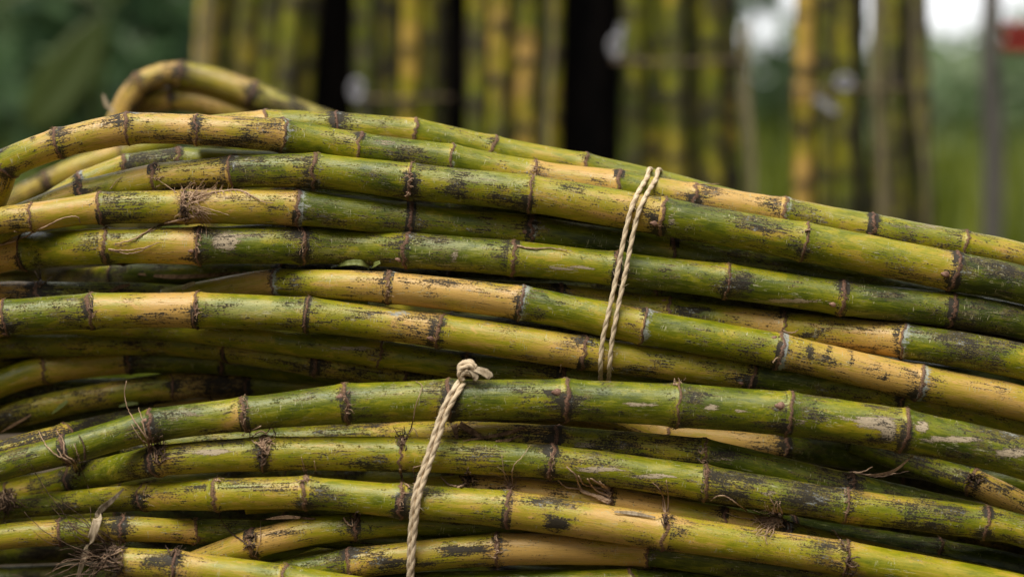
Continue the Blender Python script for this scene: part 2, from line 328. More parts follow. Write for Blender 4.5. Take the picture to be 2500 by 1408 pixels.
cane('B2', BA + .04, -1, [(-60,850,33,0),(150,838,33,0),(400,836,33,0),(562,852,33,1),(774,886,33,1),(994,918,33,1),(1200,950,33,0),(1700,1000,33,0)],
     [(.36,.4),(.5,.5),(.55,.5),(.5,.5)], 'shaded mottled cane left of the twine knot, below the lichen spotted cane', G_IN, soot_shade=.26)
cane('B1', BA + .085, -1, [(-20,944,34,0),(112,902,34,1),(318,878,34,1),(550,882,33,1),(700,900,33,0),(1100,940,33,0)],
     [(.5,.6),(.66,.76),(.2,.25),(.3,.3)], 'shaded yellow and green cane rising from the left edge in the dark hollow', G_IN, soot_shade=.14)
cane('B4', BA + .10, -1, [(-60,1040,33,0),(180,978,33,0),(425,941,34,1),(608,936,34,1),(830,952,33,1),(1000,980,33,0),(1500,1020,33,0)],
     [(.5,.55),(.85,.8),(.4,.8),(.9,.8)], 'shaded orange and black mottled cane just above the lower bundle at the left', G_IN, soot_shade=.33)
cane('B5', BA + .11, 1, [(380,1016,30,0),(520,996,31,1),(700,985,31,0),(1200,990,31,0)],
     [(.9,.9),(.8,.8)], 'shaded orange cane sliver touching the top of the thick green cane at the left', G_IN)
# --- loops behind the top
cane('L1', 1.93, -1, [(282,310,30,0),(312,246,31,0),(345,206,31,1),(400,183,31,0),(443,182,32,1),(520,197,33,0),(619,232,34,1),(720,274,35,0),(850,322,35,1),(980,354,35,0)],
     [(.95,.9),(.85,.85),(.72,.75),(.6,.55),(.55,.5)], 'out of focus cane arching highest behind the pile at the left', G_IN, soot_shade=.36, bloom=.35)
cane('L2', 1.88, -1, [(288,318,28,0),(330,258,29,0),(425,240,30,1),(520,258,31,0),(620,296,31,1),(720,336,31,0)],
     [(.88,.85),(.85,.8),(.8,.8)], 'out of focus tan cane curving beneath the highest arch', G_IN, soot_shade=.2)
cane('L4', 1.98, -1, [(300,300,28,0),(350,235,28,0),(420,212,29,1),(500,222,30,0),(600,262,31,1),(720,310,31,0)], [(.6,.6),(.7,.7),(.5,.5)], 'out of focus shaded cane filling the space between the two arching canes', G_IN, soot_shade=.4)
cane('L3', 1.85, -1, [(20,500,28,0),(120,444,28,1),(200,408,28,0),(300,374,28,1),(430,345,28,0)],
     [(.65,.6),(.7,.6),(.6,.6)], 'out of focus tan cane below the bent yellow end at the left', G_IN, soot_shade=.2)
# --- backing canes deep in the gaps
def deep(key, base, pts, tone, label): cane(key, base, -1, [(x, y, 37, int(0 < i < len(pts) - 1)) for i, (x, y) in enumerate(pts)], [(tone, tone)], label, G_IN, soot_shade=.34)
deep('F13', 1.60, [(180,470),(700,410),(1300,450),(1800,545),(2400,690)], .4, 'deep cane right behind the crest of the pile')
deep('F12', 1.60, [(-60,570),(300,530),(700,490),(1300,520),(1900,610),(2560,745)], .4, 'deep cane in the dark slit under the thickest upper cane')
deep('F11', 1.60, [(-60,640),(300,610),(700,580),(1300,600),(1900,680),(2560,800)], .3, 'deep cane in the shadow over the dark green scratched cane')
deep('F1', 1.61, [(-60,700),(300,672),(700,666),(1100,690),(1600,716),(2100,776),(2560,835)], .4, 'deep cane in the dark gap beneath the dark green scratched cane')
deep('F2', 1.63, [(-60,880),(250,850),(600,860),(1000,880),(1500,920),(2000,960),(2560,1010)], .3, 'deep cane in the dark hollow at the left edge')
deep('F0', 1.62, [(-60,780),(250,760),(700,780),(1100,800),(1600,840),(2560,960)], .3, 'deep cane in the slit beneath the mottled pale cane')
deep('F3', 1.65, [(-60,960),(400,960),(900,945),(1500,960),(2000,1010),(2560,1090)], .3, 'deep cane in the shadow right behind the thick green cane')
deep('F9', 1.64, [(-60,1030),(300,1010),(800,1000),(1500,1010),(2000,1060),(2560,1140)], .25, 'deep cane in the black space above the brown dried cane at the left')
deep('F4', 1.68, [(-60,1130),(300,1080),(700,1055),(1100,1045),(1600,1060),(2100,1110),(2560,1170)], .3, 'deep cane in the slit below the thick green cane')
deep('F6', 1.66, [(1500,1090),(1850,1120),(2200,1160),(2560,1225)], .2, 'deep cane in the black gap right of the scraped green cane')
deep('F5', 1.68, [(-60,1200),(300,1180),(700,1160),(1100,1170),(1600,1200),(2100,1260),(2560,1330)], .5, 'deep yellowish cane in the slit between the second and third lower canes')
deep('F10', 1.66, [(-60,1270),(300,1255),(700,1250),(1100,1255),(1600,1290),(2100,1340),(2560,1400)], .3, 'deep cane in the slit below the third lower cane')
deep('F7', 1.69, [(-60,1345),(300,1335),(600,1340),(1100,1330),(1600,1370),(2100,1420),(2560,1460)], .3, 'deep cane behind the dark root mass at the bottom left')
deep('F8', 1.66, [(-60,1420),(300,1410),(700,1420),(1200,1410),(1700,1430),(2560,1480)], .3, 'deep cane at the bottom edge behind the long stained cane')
# marks that have a place of their own on a cane: key, x, y, half width, half height, kind, strength
MARKS = [('A5',548,588,40,26,'scar',.9),('A5',640,575,60,12,'scar',.5),('A5',1400,655,90,4,'scar',1.),('A5',1935,735,90,5,'scar',1.),('A5',1110,625,14,30,'scar',.55),('A5',1090,600,70,12,'bloom',.6),
 ('A5',1825,692,34,28,'soot_shade',.75),('A5',90,625,12,25,'soot_shade',.5),('A5',800,620,60,20,'bloom',.4),
 ('A3',1150,432,110,20,'bloom',.8),('A3',1180,440,80,12,'scar',.45),('A3',1110,472,40,10,'soot_shade',.5),('A3',1720,498,70,7,'soot_shade',.6),('A3',1400,455,50,8,'soot_shade',.55),('A3',1900,570,60,12,'yel',.5),('A3',1640,535,12,20,'scar',.6),('A3',1595,535,25,28,'soot_shade',.5),('A3',1900,560,40,10,'soot_shade',.4),
 ('A2',1858,500,50,20,'soot_shade',.6),('A2',1480,440,50,14,'soot_shade',.5),('A2',2080,530,22,8,'soot_shade',.6),('A2',1310,425,20,25,'soot_shade',.45),('A2',560,350,120,12,'soot_shade',.35),('A2',930,350,60,7,'scar',.6),('A2',2240,555,110,10,'scar',.5),('A2',80,340,8,8,'soot_shade',.8),
 ('A6',1080,688,150,8,'soot_shade',.5),('A6',990,700,14,35,'soot_shade',.45),('A6',968,700,14,36,'yel',.3),('A6',1978,858,7,22,'soot_shade',.75),('A6',2026,852,9,12,'soot_shade',.75),('A6',2078,872,8,22,'soot_shade',.7),('A6',2162,922,14,10,'soot_shade',.7),('A6',2030,885,40,10,'soot_shade',.4),('A6',1640,800,60,12,'bloom',.6),('A6',1310,765,25,14,'soot_shade',.5),
 ('A7',978,763,36,9,'wax',1.),('A7',620,755,110,22,'bloom',.7),('A7',640,750,90,14,'soot_shade',.35),('A7',400,770,70,24,'yel',.25),('A7',1060,815,14,30,'soot_shade',.6),('A7',1425,835,25,12,'soot_shade',.6),('A7',100,800,90,10,'scar',.45),('A7',1150,790,30,7,'soot_shade',.6),('A7',1800,925,30,20,'yel',.35),
 ('A6b',1963,822,22,12,'soot_shade',.7),('A6b',2190,815,14,30,'soot_shade',.6),('A6b',2300,860,70,20,'soot_shade',.35),('A6b',1720,755,60,8,'soot_shade',.5),
 ('A8',40,710,60,25,'scar',.55),('B3',860,850,60,5,'scar',1.),
 ('C1',2140,1030,50,18,'scar',1.),('C1',2170,1060,22,26,'scar',.9),('C1',2050,1020,60,6,'scar',.5),('C1',1960,1030,20,16,'scar',.5),('C1',2250,1040,22,16,'scar',.9),('C1',2330,1072,90,8,'scar',1.),('C1',2470,1105,50,12,'scar',1.),('C1',2080,1075,130,14,'soot_shade',.4),('C1',2000,1015,40,14,'soot_shade',.5),
 ('C1',1735,994,28,7,'scar',.9),('C1',1810,1003,24,6,'scar',.7),('C1',1560,987,60,5,'scar',.8),('C1',530,1052,55,12,'soot_shade',.65),('C1',915,1015,60,16,'soot_shade',.5),('C1',1275,1000,26,22,'soot_shade',.5),('C1',1530,1005,30,9,'soot_shade',.5),('C1',470,1010,40,8,'scar',.5),('C1',575,1010,16,24,'yel',.4),('C1',555,1038,14,12,'yel',.45),('C1',1345,960,16,14,'soot_shade',.45),('C1',1070,1000,25,25,'yel',.35),('C1',1085,990,14,20,'soot_shade',.45),
 ('C2',510,1103,62,8,'scar',.95),('C2',140,1205,32,8,'scar',1.),('C2',1470,1145,75,7,'scar',1.),('C2',1600,1162,60,7,'scar',.9),('C2',560,1080,60,9,'soot_shade',.6),('C2',905,1135,50,16,'soot_shade',.6),('C2',2200,1245,60,30,'soot_shade',.3),('C2',100,1170,50,12,'soot_shade',.5),('C2',1880,1203,36,6,'scar',.7),('C2',1600,1180,60,20,'soot_shade',.4),('C2',2230,1280,80,14,'soot_shade',.4),('C2',160,1150,30,14,'soot_shade',.6),
 ('C3',1362,1282,32,18,'soot_shade',1.1),('C3',1300,1222,60,8,'soot_shade',.5),('C3',700,1195,40,14,'soot_shade',.4),('C3',1480,1275,30,14,'bloom',.6),('C3',1000,1220,18,34,'soot_shade',.4),('C3',1100,1260,40,16,'bloom',.5),('C3',520,1190,60,10,'soot_shade',.4),('C3',545,1215,9,28,'wax',.8),
 ('C3',150,1228,170,34,'soot_shade',.35),('C6',150,1300,400,30,'soot_shade',.14),('C9',1130,1342,66,12,'soot_shade',.95),('C9',1010,1372,70,12,'soot_shade',.85),('C9',950,1375,30,20,'soot_shade',.5),('C9',1320,1365,50,16,'soot_shade',.4),  # first mark paints shade on a cane's left end, second dims a cane overall
 ('C2b',1785,1110,50,14,'soot_shade',.8),('C2b',1765,1120,40,6,'scar',.7),('C2b',1260,1070,90,20,'soot_shade',.3),('C2b',1430,1085,45,10,'scar',.7),('C2b',1520,1090,14,14,'scar',.8),
 ('C10',380,1370,40,16,'soot_shade',.5),('C7',700,1300,60,10,'soot_shade',.5),('C7',780,1320,60,14,'soot_shade',.5),('C2d',2450,1190,40,12,'soot_shade',.5),('C4',1300,1190,60,6,'soot_shade',.45),('B4',520,940,70,25,'soot_shade',.3)]

# dense 2D centre lines
EXT = 430
def densify(c):
    P = [list(p) for p in c['pts']]
    per = 14
    A = np.array([p[:3] for p in P], float)
    flag = [p[3] for p in P]
    def ext(a, b):                      # a = end, b = neighbour; carry on off the frame
        v = a[:2] - b[:2]; v = v / np.linalg.norm(v)
        return np.r_[a[:2] + v * EXT + np.array([0, 55]), a[2]]
    if not c['cutl'] and A[0][0] < 60 : A = np.vstack([ext(A[0], A[1]), A]); flag = [0] + flag
    else: c['noextl'] = True
    if not c['cutr'] and A[-1][0] > 2400: A = np.vstack([A, ext(A[-1], A[-2])]); flag = flag + [0]
    D = .55 * catmull(A, per) + .45 * np.stack([np.interp(np.arange((len(A) - 1) * per + 1) / per, np.arange(len(A)), A[:, j]) for j in range(3)], -1)   # stiff between the joints, a slight kink at each
    c['A'] = A; c['flag'] = flag; c['D'] = D; c['per'] = per
    sh = len(A) - len(P); c['shift'] = 1 if not c.get('noextl') else 0
order = list(CN)
for k in order: densify(CN[k])
# depth: every cane rests against the ones in front of it
SK = K * 1.56
done = []
for k in order:
    c = CN[k]; D = c['D']; n = len(D)
    dep = np.full(n, c['base'])
    if c['dz']:
        xs = [c['A'][i + c['shift']][0] for i in sorted(c['dz'])]; vs = [c['dz'][i] for i in sorted(c['dz'])]
        dep = dep + np.interp(D[:, 0], xs + [xs[-1] + 150], vs + [0])
    req = dep.copy()
    for q in done:
        E = CN[q]
        dd = np.hypot(D[:, None, 0] - E['D'][None, :, 0], D[:, None, 1] - E['D'][None, :, 1])
        if k == 'A7' and q == 'A6': dd[D[:, 0] < 900] = 1e9
        if q == 'A4' and k in ('A3', 'A5'): dd[D[:, 0] > (560 if k == 'A3' else 900)] = 1e9
        rr = D[:, None, 2] + E['D'][None, :, 2] + 1.0
        lift = np.where(dd < rr, E['dep'][None] + np.sqrt(np.maximum(rr ** 2 - dd ** 2, 0)) * SK, 0)
        req = np.maximum(req, lift.max(1))
    x = np.r_[0, np.cumsum(np.hypot(np.diff(D[:, 0]), np.diff(D[:, 1])))]
    w = 70.0
    mx = np.array([req[np.abs(x - xi) < w].max() for xi in x])
    g = np.exp(-((x[:, None] - x[None]) / w) ** 2); c['dep'] = (g @ mx) / g.sum(1)
    done.append(k)
def front(px, py, keys=None, grow=0.0):
    best = None
    for k in (keys or CN):
        D = CN[k]['D']; dd = np.hypot(D[:, 0] - px, D[:, 1] - py); i = dd.argmin()
        r = D[i, 2]
        if dd[i] < r * (1 + grow):
            d = CN[k]['dep'][i] - math.sqrt(max(r * r - dd[i] ** 2, 0)) * K * CN[k]['dep'][i]
            if best is None or d < best: best = d
    return best

def vnoise(x, seed):                        # smooth 1D noise
    r = np.random.default_rng(abs(int(seed)) + 1).random(512); i = np.floor(x).astype(int); f = x - i; f = f * f * (3 - 2 * f)
    return r[i % 512] * (1 - f) + r[(i + 1) % 512] * f - .5
NODES = []                                  # (cane, x, y, node object, origin)
def build_cane(key, ci):
    c = CN[key]; D, dep = c['D'], c['dep']
    P = np.array([W(a[0], a[1], d) for a, d in zip(D, dep)]); Rm = D[:, 2] * K * dep
    S = np.r_[0, np.cumsum(np.linalg.norm(np.diff(P, axis=0), axis=1))]
    nodes_i = [i * c['per'] for i, f in enumerate(c['flag']) if f]
    nodes_s = [S[i] for i in nodes_i]
    root = thing('sugarcane_stalk', P[0], c['label'], 'sugarcane', c['group'])
    T0, B0, N0 = frames(P)
    rs = random.Random(ci * 31 + 5)
    def at(s):
        s = np.asarray(s); p = np.stack([np.interp(s, S, P[:, j]) for j in range(3)], -1)
        b = np.stack([np.interp(s, S, B0[:, j]) for j in range(3)], -1); nn = np.stack([np.interp(s, S, N0[:, j]) for j in range(3)], -1)
        return p, b, nn, np.interp(s, S, Rm)
    m = 36; th = np.linspace(0, 2 * np.pi, m, endpoint=False)
    ns = np.array(nodes_s) if nodes_s else np.array([-9.])
    lim = [S[0]] + nodes_s + [S[-1]]
    soff = ci * 913.0
    hw = [.0026 + .0017 * rs.random() for _ in nodes_s]      # half width of each joint
    oval = .03 * rs.random(); orot = rs.random() * 6
    def rad(s):
        d = np.abs(s[:, None] - ns[None]).min(1)
        r = np.interp(s, S, Rm)
        return r * (1 - .03 + .068 * np.exp(-(d / .0055) ** 2) + .018 * np.exp(-(d / .025) ** 2)) * (1 + .035 * vnoise(s * 60, ci) + .05 * vnoise(s * 14, ci + 50))
    def tubev(s, rr):
        p, b, nn, _ = at(s)
        o = 1 + oval * np.cos(2 * (th - orot))
        V = p[:, None] + (rr * o[None] if rr.ndim == 2 else rr[:, None] * o[None])[:, :, None] * (np.cos(th)[None, :, None] * nn[:, None] + np.sin(th)[None, :, None] * b[:, None])
        r2 = rr if rr.ndim == 2 else np.repeat(rr[:, None], m, 1)
        pc = np.stack([np.repeat((s * 1000 + soff)[:, None], m, 1), r2 * 1000 * np.cos(th)[None] + ci * 37, r2 * 1000 * np.sin(th)[None]], -1)
        return V, pc
    org = P[0]
    for a in range(len(lim) - 1):
        s0, s1 = lim[a], lim[a + 1]
        h0 = hw[a - 1] if a > 0 else 0; h1 = hw[a] if a < len(nodes_s) else 0
        sa, sb = s0 + h0, s1 - h1
        if sb - sa < .002: continue
        nr = max(6, int((sb - sa) / .0022))
        s = np.linspace(sa, sb, nr); rr = rad(s)
        V, pc = tubev(s, rr)
        cc = c['cols'][a] if a < len(c['cols']) else c['cols'][-1]
        if len(c['cols']) == 1: cc = (cc[0] + rs.uniform(-.15, .15),) * 2
        u = (s - sa) / (sb - sa)
        dl = (s - s0) if a > 0 else np.full(nr, 1.); dr = (s1 - s) if a < len(nodes_s) else np.full(nr, 1.)
        e = np.clip((u - .12) / .76, 0, 1); e = e * e * (3 - 2 * e)
        yel = cc[0] * (1 - e) + cc[1] * e
        yel = .5 + (yel - .46) * 1.12 + rs.uniform(-.05, .05)
        # tip side of each joint flushes yellow, base side is dusted with wax
        tipd, based = (dr, dl) if c['t'] < 0 else (dl, dr)
        yel = yel + rs.uniform(.1, .3) * np.exp(-(tipd / .008))
        kb = (a - 1) if c['t'] < 0 else a
        wst = c['wax'].get(kb, rs.choice([0, .2, .35, .55]))
        wax = wst * np.exp(-(based / .0065) ** 2)
        soot_shade = c['soot_shade'] + .06 + rs.uniform(-.10, .14) + 0 * dl
        sl2 = np.zeros((nr, m)); fade = np.minimum(1, np.minimum(th, 2 * np.pi - th) / .5)
        for nid, dist in ((a - 1, dl), (a, dr)):
            lob = vnoise(th * 1.3 + 9, ci * 5 + nid) * fade
            sl2 += np.exp(-(dist / rs.uniform(.003, .006)))[:, None] * (.52 * rs.uniform(.5, 1.5) + 1.4 * lob[None])
        at_ = dict(yel=np.repeat(yel[:, None], m, 1), wax=np.repeat(wax[:, None], m, 1), soot_shade=np.repeat(soot_shade[:, None], m, 1) + sl2,
                   scar=np.zeros((nr, m)) - .05, bloom=np.full((nr, m), c['bloom'] + rs.uniform(-.12, .22)))
        dn = V[..., 1]; X = 1250 + V[..., 0] / (K * dn); Y = 704 - (V[..., 2] - CAM_H) / (K * dn)
        facing = (np.cos(th)[None] * np.ones((nr, 1)))     # +N points away from or to the lens
        for (kk, mx_, my_, rx, ry, kind, am) in MARKS:
            if kk != key: continue
            ok = V[..., 1] < at(s)[0][:, None, 1]
            g = np.exp(-(((X - mx_) / rx) ** 2 + ((Y - my_) / ry) ** 2) ** 1.3) * ok
            at_[kind] = at_[kind] + am * (1.0 if kind == 'scar' else .72 if kind == 'soot_shade' else .9) * g
        VV = V.reshape(-1, 3); F = quads(nr, m); A = {k_: v_.reshape(-1) for k_, v_ in at_.items()}; pcf = pc.reshape(-1, 3)
        cap0 = a == 0; cap1 = a == len(lim) - 2
        if cap0: F.append(tuple(range(m))[::-1])
        if cap1: F.append(tuple((nr - 1) * m + j for j in range(m)))
        mesh_obj('internode', VV, F, M['skin'], root, dict(pc=pcf, **A), True, org)
    for a, s0 in enumerate(nodes_s):
        h = hw[a]; nr = 11; q = np.linspace(-1, 1, nr); s = s0 + q * h
        base = rad(s)
        sg = c['t']                          # scar ridge leans to the tip side or base side
        j1 = np.random.default_rng(ci * 77 + a)
        wob = .75 * (vnoise(th * 1.9, ci * 7 + a) + vnoise(th * 5.1, ci * 7 + a + 3)); wob = wob * np.minimum(1, np.minimum(th, 2 * np.pi - th) / .5)
        ridge = np.exp(-((q[:, None] - wob[None]) / .27) ** 2)
        hgt = .00055 + .0005 * j1.random(m)
        edge = (1 - q[:, None] ** 2)
        rr = base[:, None] + ridge * hgt[None] * edge - .00022 * np.exp(-((np.abs(q[:, None]) - .62) / .2) ** 2) * (j1.random((nr, m)) * 1.4) * edge
        V, pc = tubev(s, rr)
        dk = c['dark'] if c['dark'] is not None else rs.choice([0, .15, .3, .5, .8, .9])
        cl, cr = c['cols'][min(a, len(c['cols']) - 1)][1], c['cols'][min(a + 1, len(c['cols']) - 1)][0]
        tipc, basec = (cl, cr) if c['t'] < 0 else (cr, cl)
        tside = (q < 0) if c['t'] < 0 else (q > 0)
        yl = np.where(tside, tipc + .22, basec); wst = c['wax'].get(a, .2)
        yl = np.repeat(yl[:, None], m, 1).reshape(-1); wx = np.repeat(np.where(tside, 0, wst)[:, None], m, 1).reshape(-1)
        lob = vnoise(th * 1.3 + 9, ci * 5 + a) * np.minimum(1, np.minimum(th, 2 * np.pi - th) / .5)
        st_ = (c['soot_shade'] + .24 + .5 * dk + 1.2 * lob[None] - .16 * ridge).reshape(-1)
        VV = [V.reshape(-1, 3)]; F = quads(nr, m); nd = [(q[:, None] - wob[None]).reshape(-1)]; pcs = [pc.reshape(-1, 3)]
        cnt = nr * m; extra = []
        # frayed remnants of the leaf sheath standing on the scar
        p, b, nn, r0 = at(np.array([s0])); p, b, nn, r0 = p[0], b[0], nn[0], r0[0]
        T = np.cross(nn, b); T /= np.linalg.norm(T)
        if np.dot(T, P[-1] - P[0]) < 0: T = -T
        for _ in range(rs.randint(6, 20)):
            an = rs.random() * 6.283; L = rs.uniform(.0012, .0042); dirn = T * rs.choice([-1, -1, 1]) * rs.uniform(.4, 1) * (-sg)
            ou = np.cos(an) * nn + np.sin(an) * b; side = np.cross(ou, T)
            st = p + ou * r0 * 1.045
            pts = [st, st + dirn * L * .5 + ou * L * .28 + side * L * rs.uniform(-.3, .3), st + dirn * L * .9 + ou * L * rs.uniform(.2, .7) + side * L * rs.uniform(-.6, .6)]
            mb = MB(); mb.tube(pts, [.0004, .00028, .0001], 4)
            v = np.vstack(mb.V); VV.append(v); F += [tuple(i + cnt for i in f) for f in mb.F]; cnt += len(v)
            nd.append(np.full(len(v), rs.uniform(0, .2))); pcs.append(v * 1000)
        nx_ = cnt - nr * m; z = np.zeros(nx_)
        no = mesh_obj('node', np.vstack(VV), F, M['skin'], root, dict(pc=np.vstack(pcs), nd=np.concatenate(nd), joint=np.ones(cnt), yel=np.r_[yl, z + .9], soot_shade=np.r_[st_, z + .2], wax=np.r_[wx, z], scar=np.zeros(cnt) - .1, bloom=np.zeros(cnt)), True, org)
        i = nodes_i[a]; NODES.append((key, D[i, 0], D[i, 1], no, org, dep[i]))
    if c['cutl'] or c['cutr']:
        pass
    return root
for ci, key in enumerate(order): CN[key]['root'] = build_cane(key, ci)
def near_node(key, x):
    return min((n for n in NODES if n[0] == key), key=lambda n: abs(n[1] - x))

# buds (sub-parts of their joint)
def bud(key, x, y, size=15):
    nd = near_node(key, x); c = CN[key]; t = c['t']
    d = front(x, y, [key], .2) or nd[5]
    u = np.linspace(0, 1, 9); m = 10; th = np.linspace(0, 2 * np.pi, m, endpoint=False)
    i = np.hypot(c['D'][:, 0] - x, c['D'][:, 1] - y).argmin(); v = c['D'][min(i + 1, len(c['D']) - 1)][:2] - c['D'][max(i - 1, 0)][:2]; v = v / np.linalg.norm(v) * t
    cx = c['D'][i]; off = ((x - cx[0]) * -v[1] + (y - cx[1]) * v[0]) / cx[2]; off = max(-.95, min(.95, off))
    V = []
    for a in u:
        wv = size * .62 * (math.sin(math.pi * (a * .93 + .05)) ** .8 * (1 - .62 * a) + .04)
        for h in th:
            px = x + v[0] * (a - .35) * size * 1.25 - v[1] * wv * math.cos(h); py = y + v[1] * (a - .35) * size * 1.25 + v[0] * wv * math.cos(h)
            q = W(px, py, d + .0009 - wv * K * d * .75 * math.sin(h) - .0012 * a)
            V.append(q)
    F = quads(9, m); F.append(tuple(range(m))[::-1]); F.append(tuple(8 * m + j for j in range(m)))
    mesh_obj('bud', V, F, M['bud'], nd[3], None, True, nd[4])
for b in [('C1',833,968,17),('C1',1362,957,20),('C1',1908,991,22),('C1',356,1026,13),('A5',976,633,15),('A3',1600,546,17),('A7',1055,826,17),('A3',2312,670,19),('A5',2036,743,15),
          ('A6',1893,826,14),('A7',1812,934,13),('A6b',1624,735,11),('C2',657,1122,12),('C2',192,1181,12),('C2',1352,1160,12),('C3',1611,1324,13),('C2',2078,1258,14),('A5',48,622,15),('A5',470,612,14),('A7',14,812,13),('A4',1284,566,14),('A3',1000,470,12)]:
    bud(*b)

# roots (sub-parts of their joint): traced polylines, thickness in photo pixels
def hair_path(pts, lift, key=None):
    P = catmull(np.array(pts, float), 7)
    dd = []
    for i, (x, y) in enumerate(P):
        f = front(x, y, None, .03); dd.append(f if f is not None else np.nan)
    dd = np.array(dd); ok = ~np.isnan(dd)
    if not ok.any(): dd[:] = 1.54
    else: dd = np.interp(np.arange(len(dd)), np.arange(len(dd))[ok], dd[ok])
    # stay at the near side and smooth so it bridges gaps
    s = np.minimum(dd, np.convolve(np.pad(dd, 5, mode='edge'), np.ones(11) / 11, 'valid'))
    s = np.minimum(s, s[0] + .03) - lift
    return np.array([W(x, y, d) for (x, y), d in zip(P, s)])
TUFT = {}
def hair(key, nx, pts, w=2.6, mat='root', lift=.0018):
    nd = near_node(key, nx); k = (nd[3].name, mat)
    if k not in TUFT: TUFT[k] = (MB(), nd, mat)
    P = hair_path(pts, lift); n = len(P)
    jit = nrg.normal(0, .00016, (n, 3)); jit[0] = 0
    r = np.linspace(1, .45, n) * w * .66 * K * 1.54
    TUFT[k][0].tube(P + jit, r, 5, rng.random() * 50)
def tuft(key, nx, cx, cy, n, lo, hi, ang, spread, w=2.2, mat='root', sx=6, sy=20, curl=.6):
    for _ in range(n):
        a = R(ang + rng.uniform(-spread, spread)); L = rng.uniform(lo, hi); x, y = cx + rng.uniform(-sx, sx), cy + rng.uniform(-sy, sy); pts = [(x, y)]
        for k in range(4):
            a += rng.uniform(-curl, curl); x += math.cos(a) * L / 4; y -= math.sin(a) * L / 4; pts.append((x, y))
        hair(key, nx, pts, w * rng.uniform(.6, 1.2), mat, rng.uniform(.0008, .005))
def z7(*p): return [(x / 2.7778, 908 + y / 2.7778) for x, y in p]
def z8(*p): return [(800 + x / 2.7778, 908 + y / 2.7778) for x, y in p]
def z9(*p): return [(1600 + x / 2.7778, 908 + y / 2.7778) for x, y in p]
def z4(*p): return [(x / 2.7778, 500 + y / 2.7778) for x, y in p]
# the fluffy tuft on the fourth cane
tuft('A4',455,455,500,46,18,50,15,120,2.0,'root',16,26,.9)
tuft('A4',455,470,482,26,30,75,8,30,1.8,'root',10,14,.5)
tuft('A4',455,478,515,16,25,60,-18,28,1.8,'root',10,12,.5)
tuft('A4',455,448,500,14,14,30,-60,60,2.6,'root_dark',8,26,.8)
hair('A4',455,[(462,488),(520,470),(580,464),(612,476),(640,492),(668,496)],4.2); hair('A4',455,[(470,500),(520,513),(560,526)],2.6); hair('A4',455,[(465,505),(500,530),(512,545)],2.4)
for q in range(34):
    t_ = rng.random(); bx = 490 + 120 * t_; by = 478 - 14 * math.sin(t_ * 3)
    hair('A4',455,[(bx, by), (bx + rng.uniform(2, 10), by + rng.choice([-1, 1]) * rng.uniform(6, 16))],1.4)
hair('A4',455,z4((1370,40),(1280,90),(1100,130),(1000,180),(900,235),(780,265)),5); hair('A4',455,z4((1290,80),(1240,130),(1130,135),(1010,185)),3.4)
hair('A4',455,[(432,471),(405,452),(380,436),(360,431)],2); hair('A4',248,[(268,462),(285,442),(299,431)],2.2)
hair('A5',263,z4((735,302),(850,310),(980,290),(1080,255)),3.6); hair('A5',263,z4((736,304),(850,330),(950,315),(1040,270)),3.4)
hair('A5',64,z4((0,272),(120,240),(220,190),(320,140),(430,90),(520,80),(545,125)),4.2); hair('A4',80,z4((95,180),(150,190),(200,182)),2.6)
hair('A5',1253,[(1262,600),(1300,607),(1340,605),(1385,612)],4); hair('A2',1692,[(1700,452),(1725,450),(1756,449)],3)
hair('A8',100,[(100,700),(92,675),(84,662)],5,'root_dark'); hair('A8',100,[(100,700),(98,670),(95,655)],5,'root_dark'); hair('A8',100,[(100,698),(112,688),(126,676)],4,'root_dark'); hair('A8',100,[(98,702),(84,690),(80,682)],4,'root_dark')
hair('A6b',1908,[(1912,807),(1925,812),(1940,811),(1948,804)],4); hair('A6',1902,[(1888,885),(1893,876),(1899,872)],4)
# roots of the lower bundle
for p, w in [(((1040,560),(1010,480),(960,400),(900,310),(860,230),(845,140),(858,60)),3.2),(((1020,520),(990,430),(970,340),(940,240)),3),(((1030,540),(1000,510),(940,430),(890,350)),2.6),(((1060,600),(1010,560),(1000,470),(960,330)),3)]:
    hair('C2',387,z7(*p),w)
tuft('C2',387,392,1110,26,16,46,100,60,3.2,'root_dark',12,24,.6); tuft('C2',387,383,1115,9,20,50,95,30,3.0,'root',8,22,.4)
for p, w in [(((530,660),(470,600),(380,560),(310,490),(260,400)),3.4),(((520,650),(500,600),(440,560),(430,470),(380,390)),4),(((520,680),(490,620),(430,580),(390,520)),4),(((500,700),(450,680),(415,665)),3)]: hair('C2',185,z7(*p),w)
hair('C2',185,z7((575,590),(570,500),(535,425)),4.6,'root_dark'); hair('C2',185,z7((540,600),(520,540),(508,480)),3,'root')
tuft('C2',185,186,1160,16,14,36,105,50,3,'root_dark',7,22,.6)
for p, w in [(((1780,560),(1790,450),(1840,380),(1870,420),(1860,440)),3.2),(((1840,470),(1780,400),(1700,440),(1690,390),(1640,430)),3.4),(((1700,400),(1660,390),(1630,330)),2.6),(((1770,365),(1740,380),(1700,395)),2.6)]: hair('C2',645,z7(*p),w)
tuft('C2',645,648,1090,18,14,34,95,70,3,'root',8,22,.7); tuft('C2',645,640,1115,10,10,24,90,90,3,'root_dark',6,24,.7)
for p, w in [(((500,470),(510,400),(470,410),(458,470)),2.4),(((520,450),(540,430),(510,390),(455,380)),2.4),(((540,440),(580,380),(612,440)),2.4),(((550,420),(580,330),(600,220),(640,100),(600,60)),2.6)]: hair('C2',980,z8(*p),w)
tuft('C2',980,982,1085,16,12,34,90,70,2.8,'root_dark',8,20,.7)
hair('C2',980,z8((490,650),(500,700),(520,750),(560,780)),6); hair('C3',980,z8((590,770),(590,700),(580,650),(640,630)),3)
for p in [((2090,700),(2060,640),(2045,570)),((2140,690),(2140,650),(2130,600)),((2080,720),(2070,690),(2050,650)),((2120,700),(2160,680),(2180,690))]: hair('C3',745,z7(*p),2.8)
